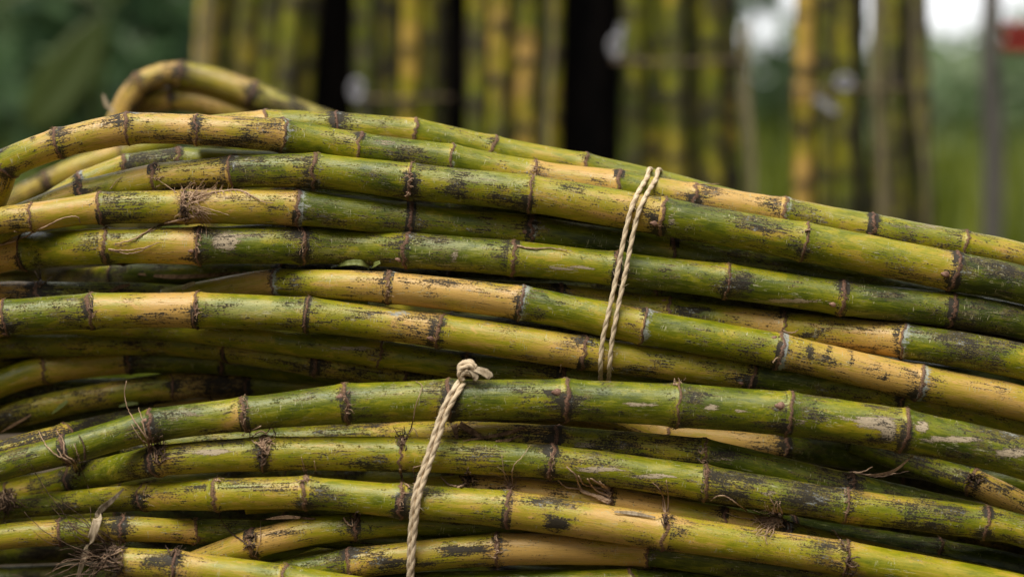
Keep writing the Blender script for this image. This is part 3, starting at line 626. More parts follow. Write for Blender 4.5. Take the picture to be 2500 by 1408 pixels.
tuft('C3',745,748,1172,10,8,26,80,60,2.6,'root',8,6,.7); tuft('C3',531,532,1172,8,6,18,90,70,2.6,'root',6,6,.7)
for p, w in [(((1240,780),(1200,700),(1180,560)),2),(((1250,760),(1260,640),(1330,560),(1375,490)),2.2),(((1240,770),(1200,720),(1100,680)),2),(((1235,760),(1215,700),(1150,640)),1.6),(((1240,780),(1260,720),(1300,700)),1.8)]: hair('C3',1238,z8(*p),w)
tuft('C3',1238,1242,1190,14,10,34,95,60,1.6,'root',6,6,.8)
hair('C4',1145,z8((950,740),(900,775),(820,760),(770,710)),6); tuft('C4',1145,1143,1172,16,10,26,110,90,4.4,'root_dark',8,14,.8); tuft('C4',1145,1146,1170,6,8,20,100,80,4,'root',8,12,.8)
for p in [((1920,870),(1800,830),(1720,790),(1680,700),(1620,640)),((1920,840),(1820,800),(1760,720)),((1910,800),(1850,760),(1780,720)),((1900,870),(1780,830),(1700,790),(1620,780),(1560,730)),((1915,880),(1850,840),(1740,820),(1690,760)),((1920,820),(1860,790),(1740,760),(1700,700)),((1915,890),(1860,870),(1820,850)),((1920,790),(1880,770),(1840,740))]: hair('C4',1491,z8(*p),5.6,'root',.003)
tuft('C4',1491,1492,1212,12,10,24,150,50,4,'root_dark',5,16,.6)
for p in [((2290,980),(2280,860),(2240,780),(2200,750)),((2305,960),(2310,850),(2295,730)),((2300,980),(2270,900),(2290,800))]: hair('C3',1619,z8(*p),3)
tuft('C3',1619,1624,1275,10,10,30,90,40,3,'root_dark',5,14,.5)
tuft('C4',1906,1898,1270,34,20,70,165,40,2.8,'root',14,18,.7); tuft('C4',1906,1905,1265,12,14,40,110,60,3,'root',8,16,.7)
hair('C4',1762,z9((620,940),(540,880),(470,840),(420,840),(375,870)),3.2); hair('C4',1906,z9((880,1050),(820,1000),(700,1000),(560,980),(480,950)),2.6)
hair('C3',2062,z9((1255,1140),(1225,1090),(1195,1065)),4.6); tuft('C3',2062,2072,1385,16,12,36,-10,60,4,'root_dark',8,22,.6); tuft('C3',2062,2066,1335,10,8,24,90,70,3,'root_dark',8,10,.6)
hair('C2b',2072,z9((1310,680),(1400,690),(1500,710),(1620,690),(1720,670)),3.6,'root_dark'); hair('C2b',2072,z9((1310,680),(1400,676),(1475,640)),3.6,'root'); hair('C2b',2072,z9((1310,680),(1400,692),(1500,694),(1640,685)),3,'root')
tuft('C2b',2072,2074,1170,10,8,22,90,80,3,'root_dark',6,14,.6); tuft('C2d',2374,2376,1172,18,10,26,100,100,3.4,'root_dark',12,14,.7)
tuft('C10',428,428,1350,16,10,26,75,45,2.8,'root_dark',16,6,.5); tuft('C7',622,620,1320,16,12,30,130,60,3,'root_dark',6,26,.7); hair('C7',622,z7((1720,1200),(1640,1140),(1560,1080),(1500,1000),(1485,955)),3.4,'root_dark'); hair('C7',622,z7((1730,1240),(1765,1130),(1765,1000)),2)
tuft('C7',866,868,1272,8,10,22,100,80,3.4,'root_dark',6,14,.7); hair('C7',866,z7((2330,985),(2360,1030),(2390,1040),(2385,990)),4)
tuft('C2',22,18,1215,44,16,44,-70,80,3.4,'root_dark',16,26,.8); tuft('C2',22,14,1215,12,16,40,-80,60,3,'root',14,22,.8)
tuft('C10',428,296,1365,30,40,170,190,48,2.6,'root_dark',10,34,.7); tuft('C10',428,270,1352,28,60,280,184,30,2.4,'root_dark',20,36,.6); tuft('C10',428,270,1352,9,60,240,180,26,2.2,'root',30,30,.5)
tuft('C6',302,306,1330,8,10,40,200,50,2.4,'root_dark',8,8,.6)
tuft('A3',1961,1968,572,3,8,14,5,20,5,'root',2,10,.2); tuft('A3',1003,1004,440,12,6,16,180,60,3,'root',8,36,.5); tuft('C1',1653,1655,936,8,8,18,80,60,4,'root',12,4,.6); tuft('B3',1369,1369,905,1,14,22,90,10,5,'root',2,3,.2)
for k_, x_ in (('A7', 225), ('A7', 481), ('A3', 383), ('A5', 488), ('A5', 735), ('C1', 600), ('C1', 847), ('C3', 358), ('C3', 980), ('C2', 1345), ('C2', 1720), ('C2', 2065), ('C9', 1214), ('A6', 949), ('C2b', 1716), ('A2', 1303)):
    q_ = near_node(k_, x_); tuft(k_, x_, q_[1], q_[2] - 6, 9, 7, 20, 95, 80, 1.8, 'root', 5, 30, .8)
for mb, nd, mat in TUFT.values(): mb.build('root_tuft', M[mat], nd[3], nd[4])

# ------------------------------------------------------------------ loose leaf scraps
def strip(name, pts, ws, mat, label, cat, lift=.003, nrm=(0, -1, .25), curl=.25, dep=None):
    if dep is None: P = hair_path(pts, lift)
    else: P = np.array([W(x, y, dep) for x, y in catmull(np.array(pts, float), 7)])
    w = np.interp(np.linspace(0, 1, len(P)), np.linspace(0, 1, len(ws)), ws) * K * 1.54
    mb = MB(); mb.ribbon(P, w, nrm, .0003, curl); o = mb.build(name, M[mat], None, P[0]); return tag(o, label, cat)
strip('dry_leaf', [(302,1192),(275,1220),(248,1244),(240,1262),(228,1300),(208,1355),(186,1420)], [2,6,10,11,10,8,4], 'dry', 'pale dry leaf blade folded in the middle, hanging over the lower left canes', 'dry leaf', .016)
strip('leaf_scrap', [(808,652),(850,642),(880,642),(902,652)], [2,7,8,3], 'greenleaf', 'flat green leaf scrap lying under the dark green scratched cane', 'leaf', .002)
strip('leaf_scrap', [(897,660),(912,648),(928,640)], [3,7,4], 'greenleaf', 'small rounded green leaf scrap, smaller of the two under the dark green cane', 'leaf', .003)
strip('husk_scrap', [(1108,1036),(1112,1050),(1116,1070)], [9,6,4], 'husk', 'short brown husk hanging beside the lower twine under the thick green cane', 'husk', .003)
strip('husk_scrap', [(1122,1034),(1150,1052),(1178,1068)], [8,8,4], 'husk', 'broad brown husk slanting below the thick green cane', 'husk', .003)
strip('husk_scrap', [(1130,1076),(1190,1066),(1240,1056),(1285,1042)], [1,4,5,2], 'husk', 'long narrow brown husk lying along the slit right of the lower twine', 'husk', .003)
strip('husk_scrap', [(1210,1076),(1240,1074),(1276,1060)], [2,4,1], 'husk', 'small pale husk under the long narrow husk right of the lower twine', 'husk', .003)
strip('husk_scrap', [(268,712),(290,702),(318,694)], [2,6,3], 'husk', 'brown husk chip on top of the mottled pale cane at the left', 'husk', .002)
strip('husk_scrap', [(444,706),(456,698),(476,690)], [3,6,4], 'pith', 'small orange husk chip in the gap left of the white banded cane', 'husk', .004)
strip('husk_scrap', [(290,992),(312,986),(338,984)], [2,6,3], 'greenleaf', 'small olive husk chip above the thick green cane at the left', 'husk', .002)
strip('husk_scrap', [(0,1056),(35,1036),(76,1012)], [1,4,2], 'husk', 'thin reddish twig poking out of the dark hollow at the left edge', 'twig', .004)
strip('leaf_scrap', [(126,1010),(148,992),(165,978)], [2,6,4], 'greenleaf', 'dim green leaf tip in the dark hollow at the left', 'leaf', .002)

strip('dry_leaf', [(330,668),(420,676),(520,672),(600,664)], [2,6,5,2], 'husk', 'thin brown leaf strip in the dark gap above the white banded cane', 'dry leaf', .001)
strip('dry_leaf', [(1500,1248),(1545,1252),(1600,1262)], [2,5,2], 'dry', 'small pale leaf flake lying on the pinkish tan cane', 'dry leaf', .002)
strip('dry_leaf', [(640,1268),(700,1262),(770,1266)], [2,5,2], 'husk', 'brown leaf strip in the slit above the short slanting cane', 'dry leaf', .001)
strip('dry_leaf', [(2230,1110),(2180,1150),(2120,1160)], [1,4,2], 'husk', 'thin brown leaf strip in the black gap at the lower right', 'dry leaf', .001)
# ------------------------------------------------------------------ twine round the bundles
def taut(path, rad, n=140, keys=None):
    P = catmull(np.array(path, float), 24)
    L = np.r_[0, np.cumsum(np.hypot(*np.diff(P, axis=0).T))]; x = np.linspace(0, L[-1], n)
    P = np.stack([np.interp(x, L, P[:, 0]), np.interp(x, L, P[:, 1])], -1)
    d = np.array([front(a, b, keys) or np.nan for a, b in P]); ok = ~np.isnan(d); d = np.interp(np.arange(n), np.arange(n)[ok], d[ok]) - rad
    hull = []                                # lower envelope: the string is pulled tight over the near faces
    for i in range(n):
        while len(hull) >= 2:
            a, b = hull[-2], hull[-1]
            if (d[b] - d[a]) * (i - a) >= (d[i] - d[a]) * (b - a): hull.pop()
            else: break
        hull.append(i)
    return P, np.interp(np.arange(n), hull, d[hull])
def ply(mb, P3, R0, pitch, seed=0, plies=2, m=9):
    L = np.r_[0, np.cumsum(np.linalg.norm(np.diff(P3, axis=0), axis=1))]; n = max(60, int(L[-1] / .0011)); x = np.linspace(0, L[-1], n)
    Q = np.stack([np.interp(x, L, P3[:, j]) for j in range(3)], -1); T, B, Nn = frames(Q)
    for k in range(plies):
        ph = 2 * np.pi * (x / pitch) + 2 * np.pi * k / plies + seed + .8 * vnoise(x * 40, int(seed * 10) + 3)
        rr = R0 * (.74 + .07 * vnoise(x * 260, k + int(seed * 7)))
        C = Q + R0 * .26 * (np.cos(ph)[:, None] * Nn + np.sin(ph)[:, None] * B)
        mb.tube(C, rr, m, k * 20 + seed)
def fuzz(mb, P3, n, ln=.006):
    for _ in range(n):
        i = rng.randrange(2, len(P3) - 2); p = P3[i]; dv = np.array([rng.uniform(-1, 1), rng.uniform(-1, .2), rng.uniform(-1, 1)]) * ln * rng.uniform(.4, 1)
        mb.tube([p, p + dv * .5, p + dv + np.array([0, 0, rng.uniform(-.002, .002)])], [.00016, .00013, .00006], 3)
RW = 6.3 * K * 1.53
P, d = taut([(1580,432),(1548,490),(1528,560),(1510,650),(1492,735),(1474,815),(1467,870),(1466,935)], RW, keys=[k for k in CN if k[0] in 'AB'])
s1 = np.array([W(a, b, q) for (a, b), q in zip(P, d)])
P, d = taut([(1602,436),(1566,500),(1546,570),(1528,660),(1510,745),(1496,820),(1490,870),(1485,935)], RW, keys=[k for k in CN if k[0] in 'AB'])
s2 = np.array([W(a, b, q) for (a, b), q in zip(P, d)])
tw = thing('twine', s1[0], 'two strand pale twine running straight down the upper bundle', 'twine', 'twine ties round the bundles')
def over_top(s, x, y, dx):                  # from the top of the strand over the crest of the pile and down its back
    a = s[0]; dd = a[1]
    c = [W(x + dx * .5, y - 14, dd + .006), W(x + dx, y - 17, dd + .022), W(x + dx * 1.7, y - 6, dd + .040), W(x + dx * 2, y + 40, dd + .062), W(x + dx * 2, y + 120, dd + .075)]
    return catmull(np.vstack([s[6], s[0], c]), 10)
for s, x, y, sd_ in ((s1, 1580, 430, 0), (s2, 1602, 432, 2)):
    top = over_top(s, x, y, 8)
    full = np.vstack([top[::-1], s[7:]])
    mb = MB(); ply(mb, full, RW, .021, sd_); fuzz(mb, s, 34); mb.build('strand', M['twine'], tw, s1[0])
# lower tie: two strands laid round each other, knotted on the green cane
CK = [k for k in CN if k[0] == 'C']
P, d = taut([(1126,934),(1106,965),(1085,1005),(1062,1075),(1040,1140),(1020,1200),(1011,1260),(1005,1330),(1000,1450)], RW * 1.6, 160, CK)
c0 = np.array([W(a, b, q) for (a, b), q in zip(P, d)])
tw2 = thing('twine', c0[0], 'thick doubled twine with a big knot, tied round the lower bundle', 'twine', 'twine ties round the bundles')
T, B, Nn = frames(c0); x = np.linspace(0, 1, len(c0))
for k in (0, 1):
    ph = np.pi * k + .15 + x ** 3 * 1.1
    wgt = np.linspace(1, .9, len(c0))[:, None] * RW * 1.0
    q = c0 + wgt * (np.cos(ph)[:, None] * B * -1 + np.sin(ph)[:, None] * Nn)
    mb = MB(); ply(mb, q, RW * 1.12, .021, k * 2.3); fuzz(mb, q, 34); mb.build('strand', M['twine'], tw2, c0[0])
kc = W(1141, 899, c0[0][1] - .001); e = K * 1.5
def kp(x, y, z): return kc + np.array([x * e, z * e, -y * e])
mb = MB()
a = np.linspace(0, 2 * np.pi * 1.55, 44)
ring = np.array([kp(19 * math.cos(t_) - 1, -13 * math.sin(t_) - 1, -9 * math.sin(t_ * .5 + .6) - 5 + 4 * t_ / 6) for t_ in a])
ply(mb, ring, 6.6 * e, .012, 1)
ring2 = catmull(np.array([kp(-17, 24, -5), kp(-20, 8, -12), kp(-8, -4, -17), kp(8, -6, -16), kp(17, 4, -9), kp(10, 14, -5), kp(-3, 9, -12), kp(-14, 16, -8), kp(-10, 30, -4)]), 9)
ply(mb, ring2, 6.4 * e, .012, 4)
ring3 = catmull(np.array([kp(20, -4, 2), kp(8, -17, 0), kp(-10, -14, -4), kp(-19, 0, -4), kp(-12, 10, -10), kp(2, 4, -15)]), 9)
ply(mb, ring3, 6 * e, .012, 2)
mb.build('knot', M['twine'], tw2, c0[0])
for pts, ws in (([(6,2,-14),(14,10,-16),(20,20,-15),(19,30,-12)], [5,6,8,4]), ([(10,0,-12),(24,5,-15),(38,10,-13),(52,18,-9),(56,24,-7)], [5,6,9,11,6]), ([(12,-2,-10),(28,2,-9),(46,10,-5),(54,14,-3)], [4,6,9,5])):
    mb = MB(); Pp = catmull(np.array([kp(*p) for p in pts]), 6); mb.ribbon(Pp, np.interp(np.linspace(0, 1, len(Pp)), np.linspace(0, 1, len(ws)), ws) * e, (0, -1, .6), .0005, .45)
    mb.build('frayed_end', M['dry'], tw2, c0[0])

# ------------------------------------------------------------------ ground
def ground():
    n = 61; xs = np.sign(np.linspace(-1, 1, n)) * np.abs(np.linspace(-1, 1, n)) ** 3 * 150; ys = np.linspace(0, 1, n) ** 3 * 300 - 8
    V = [(x, y, .01 * math.sin(x * 3.1) * math.cos(y * 2.7) - .012) for y in ys for x in xs]
    F = [(j * n + i, j * n + i + 1, (j + 1) * n + i + 1, (j + 1) * n + i) for j in range(n - 1) for i in range(n - 1)]
    tag(mesh_obj('ground', V, F, M['soil']), kind='structure')
ground()

# ------------------------------------------------------------------ upright canes behind
GB = ['upright canes of the left standing bundle', 'upright canes of the second standing bundle', 'upright canes of the middle standing bundle', 'upright canes of the fourth standing bundle', 'upright canes of the right standing bundle']
def standing(x0, x4, d, tone, r, label, grp, ci, soot_shade=.3, zmax=1.7):
    # x0 / x4: place in the photo at its top edge and 400 px lower
    zt = CAM_H + 704 * K * d; z4_ = CAM_H + 304 * K * d
    X0, X4 = (x0 - 1250) * K * d, (x4 - 1250) * K * d
    sl = (X0 - X4) / (zt - z4_)
    rs = random.Random(ci * 13 + 1)
    zz = np.arange(-.01, zmax + .012 * ci % .2, .008); n = len(zz)
    bow = rs.uniform(-.012, .012)
    P = np.stack([X4 + sl * (zz - z4_) + bow * np.sin((zz - .3) * 3), np.full(n, d) + .02 * np.sin(zz * 2 + ci), zz], -1)
    step = rs.uniform(.075, .11); ph = rs.random() * step
    dist = np.abs(((zz + ph) % step) - step / 2); dn = step / 2 - dist; dn = np.abs(((zz + ph + step / 2) % step) - step / 2)
    rr = r * (1 - .03 + .08 * np.exp(-(dn / .006) ** 2)); m = 14; th = np.linspace(0, 2 * np.pi, m, endpoint=False)
    T, B, Nn = frames(P)
    V = P[:, None] + rr[:, None, None] * (np.cos(th)[None, :, None] * Nn[:, None] + np.sin(th)[None, :, None] * B[:, None])
    pc = np.stack([np.repeat((zz * 1000 + ci * 517)[:, None], m, 1), rr[:, None] * 1000 * np.cos(th)[None] + ci * 29, rr[:, None] * 1000 * np.sin(th)[None]], -1)
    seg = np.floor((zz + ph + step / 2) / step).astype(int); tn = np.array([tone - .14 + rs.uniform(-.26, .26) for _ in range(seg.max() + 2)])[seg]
    so_ = soot_shade + .17 + .6 * np.exp(-(dn / .007) ** 2)
    rep = lambda a: np.repeat(np.asarray(a, float)[:, None], m, 1).reshape(-1)
    F = quads(n, m); F.append(tuple(range(m))[::-1]); F.append(tuple((n - 1) * m + j for j in range(m)))
    o = mesh_obj('upright_cane', V.reshape(-1, 3), F, M['skin'], None, dict(pc=pc.reshape(-1, 3), yel=rep(tn), soot_shade=rep(so_), scar=np.zeros(n * m), wax=np.zeros(n * m), bloom=np.full(n * m, .05)), True, P[0])
    return tag(o, label, 'sugarcane', grp)
UP = [(515,492,3.10,.72,.0175,'pale tan upright cane, outermost on the left of the left standing bundle',0,.1),
 (566,545,3.16,.5,.0175,'olive upright cane beside the pale outermost one of the left standing bundle',0,.3),
 (604,578,3.10,.62,.0175,'yellow olive upright cane left of the dark slit in the left standing bundle',0,.25),
 (668,636,3.12,.5,.018,'olive green upright cane right of the dark slit in the left standing bundle',0,.25),
 (716,682,3.08,.72,.018,'mottled tan upright cane, second from the right in the left standing bundle',0,.25),
 (770,732,3.10,.68,.018,'tan leaning upright cane next to the leftmost dark gap',0,.3),
 (900,892,3.12,.42,.0175,'green upright cane just right of the leftmost dark gap',1,.2),
 (944,938,3.16,.42,.0175,'shaded green upright cane left of the orange tan one',1,.3),
 (990,985,3.06,.92,.015,'bright orange tan upright cane in the second standing bundle',1,.05),
 (1032,1028,3.10,.5,.0175,'olive green upright cane right of the orange tan one',1,.2),
 (1074,1072,3.18,.5,.017,'dark brown mottled upright cane left of the middle dark gap',1,.45),
 (1168,1162,3.10,.5,.0175,'olive upright cane just right of the middle dark gap',2,.3),
 (1214,1210,3.04,.8,.0165,'tan upright cane, second in the middle standing bundle',2,.25),
 (1262,1258,3.12,.55,.0175,'yellow olive upright cane in the centre of the middle standing bundle',2,.3),
 (1302,1290,3.04,.85,.0165,'orange blotched upright cane, second from the right in the middle standing bundle',2,.2),
 (1346,1340,3.10,.7,.016,'greyish tan upright cane left of the widest dark gap',2,.2),
 (1540,1545,3.08,.5,.0175,'olive green upright cane just right of the widest dark gap',3,.2),
 (1588,1592,3.12,.52,.0175,'olive upright cane, second right of the widest dark gap',3,.2),
 (1648,1650,3.06,.6,.0165,'yellow olive upright cane with an orange top in the fourth standing bundle',3,.22),
 (1694,1700,3.12,.5,.016,'shaded olive upright cane, third from the right in the fourth standing bundle',3,.3),
 (1738,1745,3.06,.56,.0165,'olive upright cane, second from the right in the fourth standing bundle',3,.3),
 (1784,1790,3.12,.6,.017,'brown upright cane on the right rim of the fourth standing bundle',3,.45),
 (1957,1956,3.06,.86,.0155,'bright amber upright cane, leftmost of the right standing bundle',4,.06),
 (2004,2006,3.08,.62,.0175,'olive upright cane right of the bright amber one',4,.3),
 (2052,2054,3.08,.6,.0175,'mottled olive upright cane behind the pale knot of the right standing bundle',4,.3),
 (2096,2104,3.20,.35,.015,'darkest upright cane in the right standing bundle',4,.5),
 (2188,2198,3.10,.48,.018,'dark olive upright cane between two pale strips of the right standing bundle',4,.3),
 (2140,2150,3.12,.56,.0165,'olive upright cane behind the wide pale strip of the right standing bundle',4,.25),
 (2228,2246,3.14,.5,.0165,'olive upright cane on the outer right rim of the right standing bundle',4,.3)]
for i, (x0, x4, d, tone, r, lab, g, so_) in enumerate(UP): standing(x0, x4, d, tone, r, lab, GB[g], i, so_)
# a second row, its shade put into a deeper tone and added darkening
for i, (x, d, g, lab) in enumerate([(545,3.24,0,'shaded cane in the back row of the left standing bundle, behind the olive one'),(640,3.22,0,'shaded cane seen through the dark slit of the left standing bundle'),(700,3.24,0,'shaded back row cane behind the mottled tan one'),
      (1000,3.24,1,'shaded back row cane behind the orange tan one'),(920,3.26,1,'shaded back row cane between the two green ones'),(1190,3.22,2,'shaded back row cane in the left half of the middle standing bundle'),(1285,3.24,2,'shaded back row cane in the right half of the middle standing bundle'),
      (1565,3.22,3,'shaded back row cane right of the widest dark gap'),(1620,3.24,3,'shaded back row cane left of the orange topped one'),(1672,3.24,3,'shaded back row cane right of the orange topped one'),(1718,3.24,3,'shaded back row cane between the two rightmost olive ones'),(1764,3.24,3,'shaded back row cane next to the brown rim cane'),
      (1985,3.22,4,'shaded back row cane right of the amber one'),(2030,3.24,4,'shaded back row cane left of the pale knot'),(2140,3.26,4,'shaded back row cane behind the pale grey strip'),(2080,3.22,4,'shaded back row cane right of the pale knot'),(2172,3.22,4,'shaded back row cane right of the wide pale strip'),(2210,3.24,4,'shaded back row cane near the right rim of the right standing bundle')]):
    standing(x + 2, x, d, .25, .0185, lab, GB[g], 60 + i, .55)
# dry grey leaf strips hanging on the bundles
def hang(x0, x4, d, w, label, top=-60, bot=560):
    pts = [(x0 + (x4 - x0) * t_ / 400 + 5 * math.sin(t_ / 70 + x0), t_) for t_ in np.linspace(top, bot, 9)]
    P = np.array([W(a, b, d + .006 * math.sin(b / 90)) for a, b in pts]); P = catmull(P, 5)
    mb = MB(); mb.ribbon(P, np.full(len(P), w * K * d), (0, -1, 0), .0008, .5); tag(mb.build('hanging_leaf', M['grey_leaf'], None, P[0]), label, 'dry leaf', 'dry leaves hanging on the standing bundles')
hang(1818,1828,3.02,11,'greyish dry leaf strip hanging on the right rim of the fourth standing bundle',60,560)
hang(2132,2146,3.0,10,'wide pale grey dry leaf strip on the right standing bundle')
hang(2160,2168,3.04,5,'narrow dry leaf strip right beside the wide pale grey one')
hang(2226,2252,3.05,6,'long dry leaf strip on the right rim of the right standing bundle')
hang(1345,1338,3.03,6,'greyish dry leaf strip left of the widest dark gap')
hang(505,488,3.03,12,'pale dry leaf strip on the left rim of the left standing bundle',-60,300)

# black trunk shapes filling the dark gaps, the shade put into their colour
def trunk(x0, x4, d, r0, label, ci):
    zt = CAM_H + 704 * K * d; z4_ = CAM_H + 304 * K * d; X0, X4 = (x0 - 1250) * K * d, (x4 - 1250) * K * d; sl = (X0 - X4) / (zt - z4_)
    zz = np.linspace(-.02, 3.4, 60); P = np.stack([X4 + sl * (zz - z4_), np.full(60, d), zz], -1)
    m = 22; th = np.linspace(0, 2 * np.pi, m, endpoint=False); T, B, Nn = frames(P)
    rr = r0 * (1.06 - .08 * zz[:, None]) * (1 + .05 * np.cos(3 * th + ci)[None] + .04 * nrg.random((60, m))) + .05 * r0 * np.exp(-zz[:, None] / .1) * 4
    V = P[:, None] + rr[:, :, None] * (np.cos(th)[None, :, None] * Nn[:, None] + np.sin(th)[None, :, None] * B[:, None])
    F = quads(60, m); F.append(tuple(range(m))[::-1]); F.append(tuple(59 * m + j for j in range(m)))
    root = thing('gap_filler', P[0], label, 'tree', 'black forms filling gaps between the standing bundles')
    mesh_obj('trunk', V.reshape(-1, 3), F, M['bark'], root, None, True, P[0])
    crown(root, P[-1] + np.array([0, .3, .5]), (.9, .7, .7), 900, .11, ci, P[0])
    return root
def leaves(c, rad, n, size, seed, clumps=14):
    g = np.random.default_rng(seed); rad = np.array(rad)
    cl = g.normal(0, 1, (clumps, 3)); cl = cl / np.linalg.norm(cl, axis=1)[:, None] * g.uniform(.3, .95, (clumps, 1)) * rad
    which = g.integers(0, clumps, n); tone = g.normal(0, .22, clumps)
    p = np.asarray(c) + cl[which] + g.normal(0, .27, (n, 3)) * rad
    dv = g.normal(0, 1, (n, 3)); dv[:, 2] -= .5; dv /= np.linalg.norm(dv, axis=1)[:, None]
    up = g.normal(0, 1, (n, 3)); s = np.cross(dv, up); s /= np.linalg.norm(s, axis=1)[:, None]; nn = np.cross(s, dv)
    L = (size * g.uniform(.6, 1.4, n))[:, None]; wd = L * g.uniform(.22, .4, (n, 1))
    V = np.stack([p, p + dv * L * .45 + s * wd + nn * L * .08, p + dv * L - nn * L * .12, p + dv * L * .45 - s * wd + nn * L * .08, p + dv * L * .5 - nn * .02 * L], 1).reshape(-1, 3)
    F = []
    for i in range(n):
        k = i * 5; F += [(k, k + 1, k + 4), (k + 1, k + 2, k + 4), (k + 2, k + 3, k + 4), (k + 3, k, k + 4)]
    v = np.repeat(np.clip(.45 + tone[which] + g.normal(0, .14, n), 0, 1), 5)
    return V, F, v
def crown(root, c, rad, n, size, seed, org, mat='leaf_far', clumps=14):
    V, F, v = leaves(c, rad, n, size, seed, clumps)
    return mesh_obj('crown', V, F, M[mat], root, dict(v=v), False, org)
trunk(838,800,3.30,.045,'leaning black form filling a dark gap, leftmost of the three behind the pile',1)
trunk(1124,1120,3.34,.026,'slender black form filling a dark gap, thinnest of the three behind the pile',2)
trunk(1440,1432,3.20,.0515,'widest black form filling a dark gap, standing left of the fourth bundle',3)

# cords tied round the standing bundles
def cord(x0, x1, y, d, kx, ky, label, blob, tail=None):
    pts = [(x0, y), ((x0 + x1) / 2, y + 3), (x1, y - 2)]
    P = np.array([W(a, b, d - .03 * math.sin(math.pi * i / 8)) for i, (a, b) in enumerate(catmull(np.array(pts, float), 4))])
    root = thing('bundle_cord', P[0], label, 'cord', 'cords round the standing bundles')
    mb = MB(); ply(mb, P, .0032, .03, 1)
    back = np.array([W(x0 + (x1 - x0) * t_, y, d + .16 * math.sin(math.pi * t_)) for t_ in np.linspace(0, 1, 12)]); ply(mb, back, .0042, .03, 2)
    mb.build('band', M['cord'], root, P[0])
    kc_ = W(kx, ky, d - .035); mb = MB(); q = K * d
    for k in range(4):
        aa = np.linspace(0, 6.0, 26); r1, r2 = blob[0] * (.9 - .17 * k), blob[1] * (.9 - .17 * k)
        mb.tube(np.array([kc_ + np.array([r1 * math.cos(t_ + k) * q, (k * 4 - 8) * q, r2 * math.sin(t_ + k) * q]) for t_ in aa]), 6.5 * q, 7)
    mb.build('knot', M['rag'], root, P[0])
    if tail:
        mb = MB(); Pp = catmull(np.array([W(a, b, d - .03) for a, b in tail]), 6); mb.ribbon(Pp, np.full(len(Pp), 9 * q), (0, -1, 0), .001, .4); mb.build('loose_end', M['rag'], root, P[0])
cord(1500,1812,150,3.02,1502,116,'pale twine band with a grey tuft knot round the fourth standing bundle',(14,26),[(1500,120),(1512,90),(1518,60)])
cord(1935,2212,216,3.0,2060,204,'twine band with a pale round knot on the right standing bundle',(20,18),[(1990,240),(2020,258),(2045,275)])
cord(862,1100,240,3.04,872,222,'twine band with a drooping grey knot on the second standing bundle',(16,26),[(858,205),(875,230),(888,275)])

# grey post and red rails at the right
P = np.array([W(2422, y, 3.9) for y in np.linspace(-300, 1100, 20)]); P[:, 0] += .004 * np.sin(np.arange(20) * .8); P[-1][2] = -.02
mb = MB(); mb.tube(P, np.linspace(.017, .021, 20) + nrg.random(20) * .002, 14)
tag(mb.build('wooden_post', M['post'], None, P[-1]), 'thin grey wooden post at the far right', 'post')
rr = thing('red_rail', W(2520, 95, 3.6), 'pair of short rounded red bars on a grey bracket at the right edge', 'rail')
for yy in (72, 113):
    mb = MB(); mb.tube(np.array([W(x_, yy + (x_ - 2450) * .02, 3.6) for x_ in (2444, 2447, 2454, 2470, 2500, 2560, 2640)]), np.array([5, 11, 14.5, 16, 16, 16, 16]) * K * 3.6, 18); mb.build('bar', M['red'], rr, W(2520, 95, 3.6))
mb = MB(); mb.tube(np.array([W(x_, 93, 3.61) for x_ in (2452, 2500, 2640)]), 8 * K * 3.6, 12); mb.tube(np.array([W(2600, y_, 3.64) for y_ in (40, 300, 700, 1050)]), 12 * K * 3.6, 12); mb.build('bracket', M['steel'], rr, W(2520, 95, 3.6))

# broad leaf plant, near left
def broad_plant():
    root = thing('broad_leaf_plant', W(60, 900, 4.3) * np.array([1, 1, 0]), 'dark green broad leaf plant with a big drooping leaf at the upper left', 'plant')
    org = np.array(root.location)
    for (pts, ws, d) in [([(240,40),(215,100),(180,165),(140,225),(100,280),(80,320)], [10,46,66,66,50,10], 4.2), ([(265,20),(330,-60),(420,-90),(520,-60)], [6,30,34,8], 4.3), ([(265,20),(180,-30),(90,-40),(-20,20)], [6,26,30,8], 4.4)]:
        P = catmull(np.array([W(a, b, d) for a, b in pts]), 6); w = np.interp(np.linspace(0, 1, len(P)), np.linspace(0, 1, len(ws)), ws) * K * d
        mb = MB(); mb.ribbon(P, w, (.15, -1, .35), .001, .22); mb.build('leaf', M['leaf_broad'], root, org, v=np.full(sum(len(v) for v in mb.V), .45))
    P = catmull(np.array([W(265, 20, 4.3), W(240, 260, 4.33), W(170, 700, 4.33), [org[0], 4.3, -.01]]), 6)
    mb = MB(); mb.tube(P, np.linspace(.006, .014, len(P)), 8); mb.build('stem', M['leaf_broad'], root, org, v=np.full(sum(len(v) for v in mb.V), .5))
broad_plant()
strip('leaf_scrap', [(252,232),(262,258),(282,276)], [3,8,3], 'dry', 'blurred pale leaf tip left of the arching canes', 'leaf', dep=1.86)

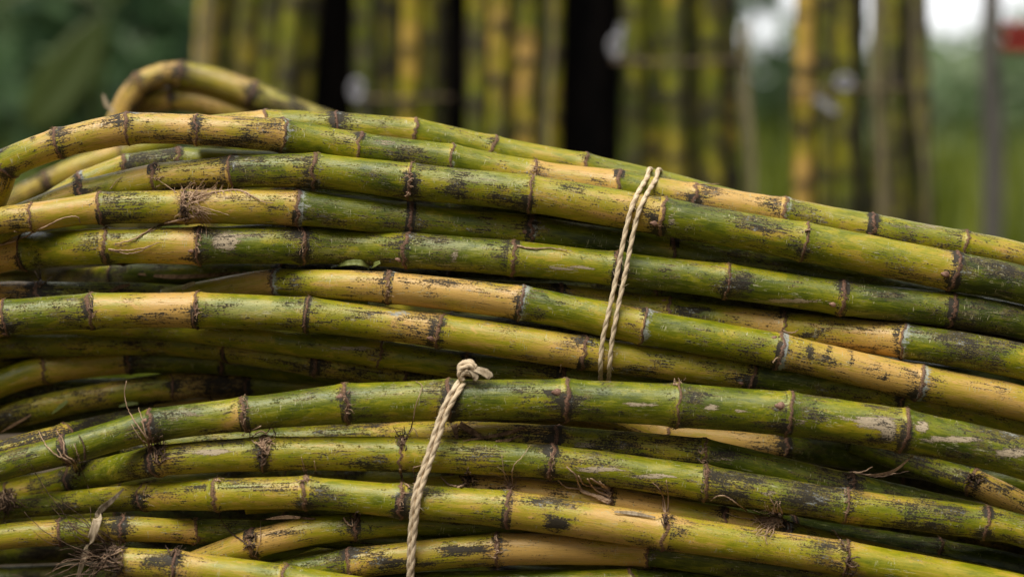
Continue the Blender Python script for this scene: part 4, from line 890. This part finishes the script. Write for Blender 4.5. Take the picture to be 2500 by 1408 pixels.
# trees far behind
def tree(x, d, base_r, h, crad, n, size, seed, label, mat='leaf_far', cz=None, group='trees far behind'):
    X = (x - 1250) * K * d; root = thing('leafy_tree', (X, d, 0), label, 'tree', group); org = np.array([X, d, 0.])
    zz = np.linspace(-.05, h, 12); mb = MB(); P = np.stack([X + .06 * np.sin(zz * 1.3 + seed), np.full(12, d), zz], -1); mb.tube(P, np.linspace(base_r, base_r * .35, 12), 10)
    g = random.Random(seed)
    for k in range(5):
        z = h * g.uniform(.45, .9); an = g.uniform(0, 6.28); q = np.array([X, d, z]); mb.tube([q, q + np.array([math.cos(an) * crad[0] * .35, math.sin(an) * crad[1] * .35, h * .12]), q + np.array([math.cos(an) * crad[0] * .7, math.sin(an) * crad[1] * .7, h * .2])], [base_r * .4, base_r * .25, base_r * .08], 6)
    mb.build('trunk', M['trunk'], root, org)
    crown(root, (X, d, cz if cz is not None else h), crad, n, size, seed, org, mat, 22)
tree(-150, 7.5, .08, 1.6, (1.3,1.0,1.5), 5200, .16, 11, 'bluish green tree at the upper left corner')
tree(330, 8.5, .08, 1.7, (1.3,1.0,1.6), 5200, .16, 12, 'bluish green tree left of the left standing bundle')
tree(60, 6.6, .05, .7, (1.0,.7,.75), 3600, .13, 21, 'low dark bushy tree behind the broad leaf plant at the left')
tree(620, 9.5, .09, 1.9, (1.4,1.0,1.6), 4200, .17, 13, 'tall green tree behind the left standing bundle')
tree(1150, 9.5, .09, 1.9, (1.5,1.0,1.6), 3800, .17, 14, 'tall green tree behind the middle standing bundle')
tree(1420, 10, .09, 1.7, (.75,.8,1.3), 3600, .17, 15, 'green tree behind the fourth standing bundle')
tree(1890, 11, .08, .93, (.75,.9,.60), 6000, .11, 16, 'small green tree in the gap left of the right standing bundle')
tree(2260, 12, .08, 1.14, (.9,.9,.56), 7000, .11, 17, 'bluish tree showing right of the right standing bundle')
tree(2420, 10, .08, .97, (.62,.8,.52), 6000, .10, 18, 'dark bluish tree behind the grey post')
tree(2680, 9.5, .08, .92, (.9,.8,.50), 6000, .10, 19, 'dark green tree at the right edge behind the red bars')
def grass():
    g = np.random.default_rng(5); n = 14000
    X = g.uniform(-3.2, 4.2, n); Y = g.uniform(4.6, 8.5, n); H = g.uniform(.36, .78, n) * (Y / 6); a = g.uniform(0, 6.28, n); w = g.uniform(.006, .014, n); lean = g.uniform(.05, .3, n)
    V = np.zeros((n, 5, 3)); dx, dy = np.cos(a), np.sin(a)
    V[:, 0] = np.stack([X - dy * w, Y + dx * w, 0 * X - .01], -1); V[:, 1] = np.stack([X + dy * w, Y - dx * w, 0 * X - .01], -1)
    mx = X + dx * lean * H * .4; my = Y + dy * lean * H * .4
    V[:, 2] = np.stack([mx + dy * w * .8, my - dx * w * .8, H * .6], -1); V[:, 3] = np.stack([mx - dy * w * .8, my + dx * w * .8, H * .6], -1)
    V[:, 4] = np.stack([X + dx * lean * H, Y + dy * lean * H, H], -1)
    F = []
    for i in range(n): k = i * 5; F += [(k, k + 1, k + 2, k + 3), (k + 3, k + 2, k + 4)]
    o = mesh_obj('tall_grass', V.reshape(-1, 3), F, M['leaf_yel'], None, dict(v=np.repeat(np.clip(g.normal(.5, .22, n), 0, 1), 5)), False)
    tag(o, 'bright yellow green tall grass growing behind the standing bundles', 'grass', kind='stuff')
grass()
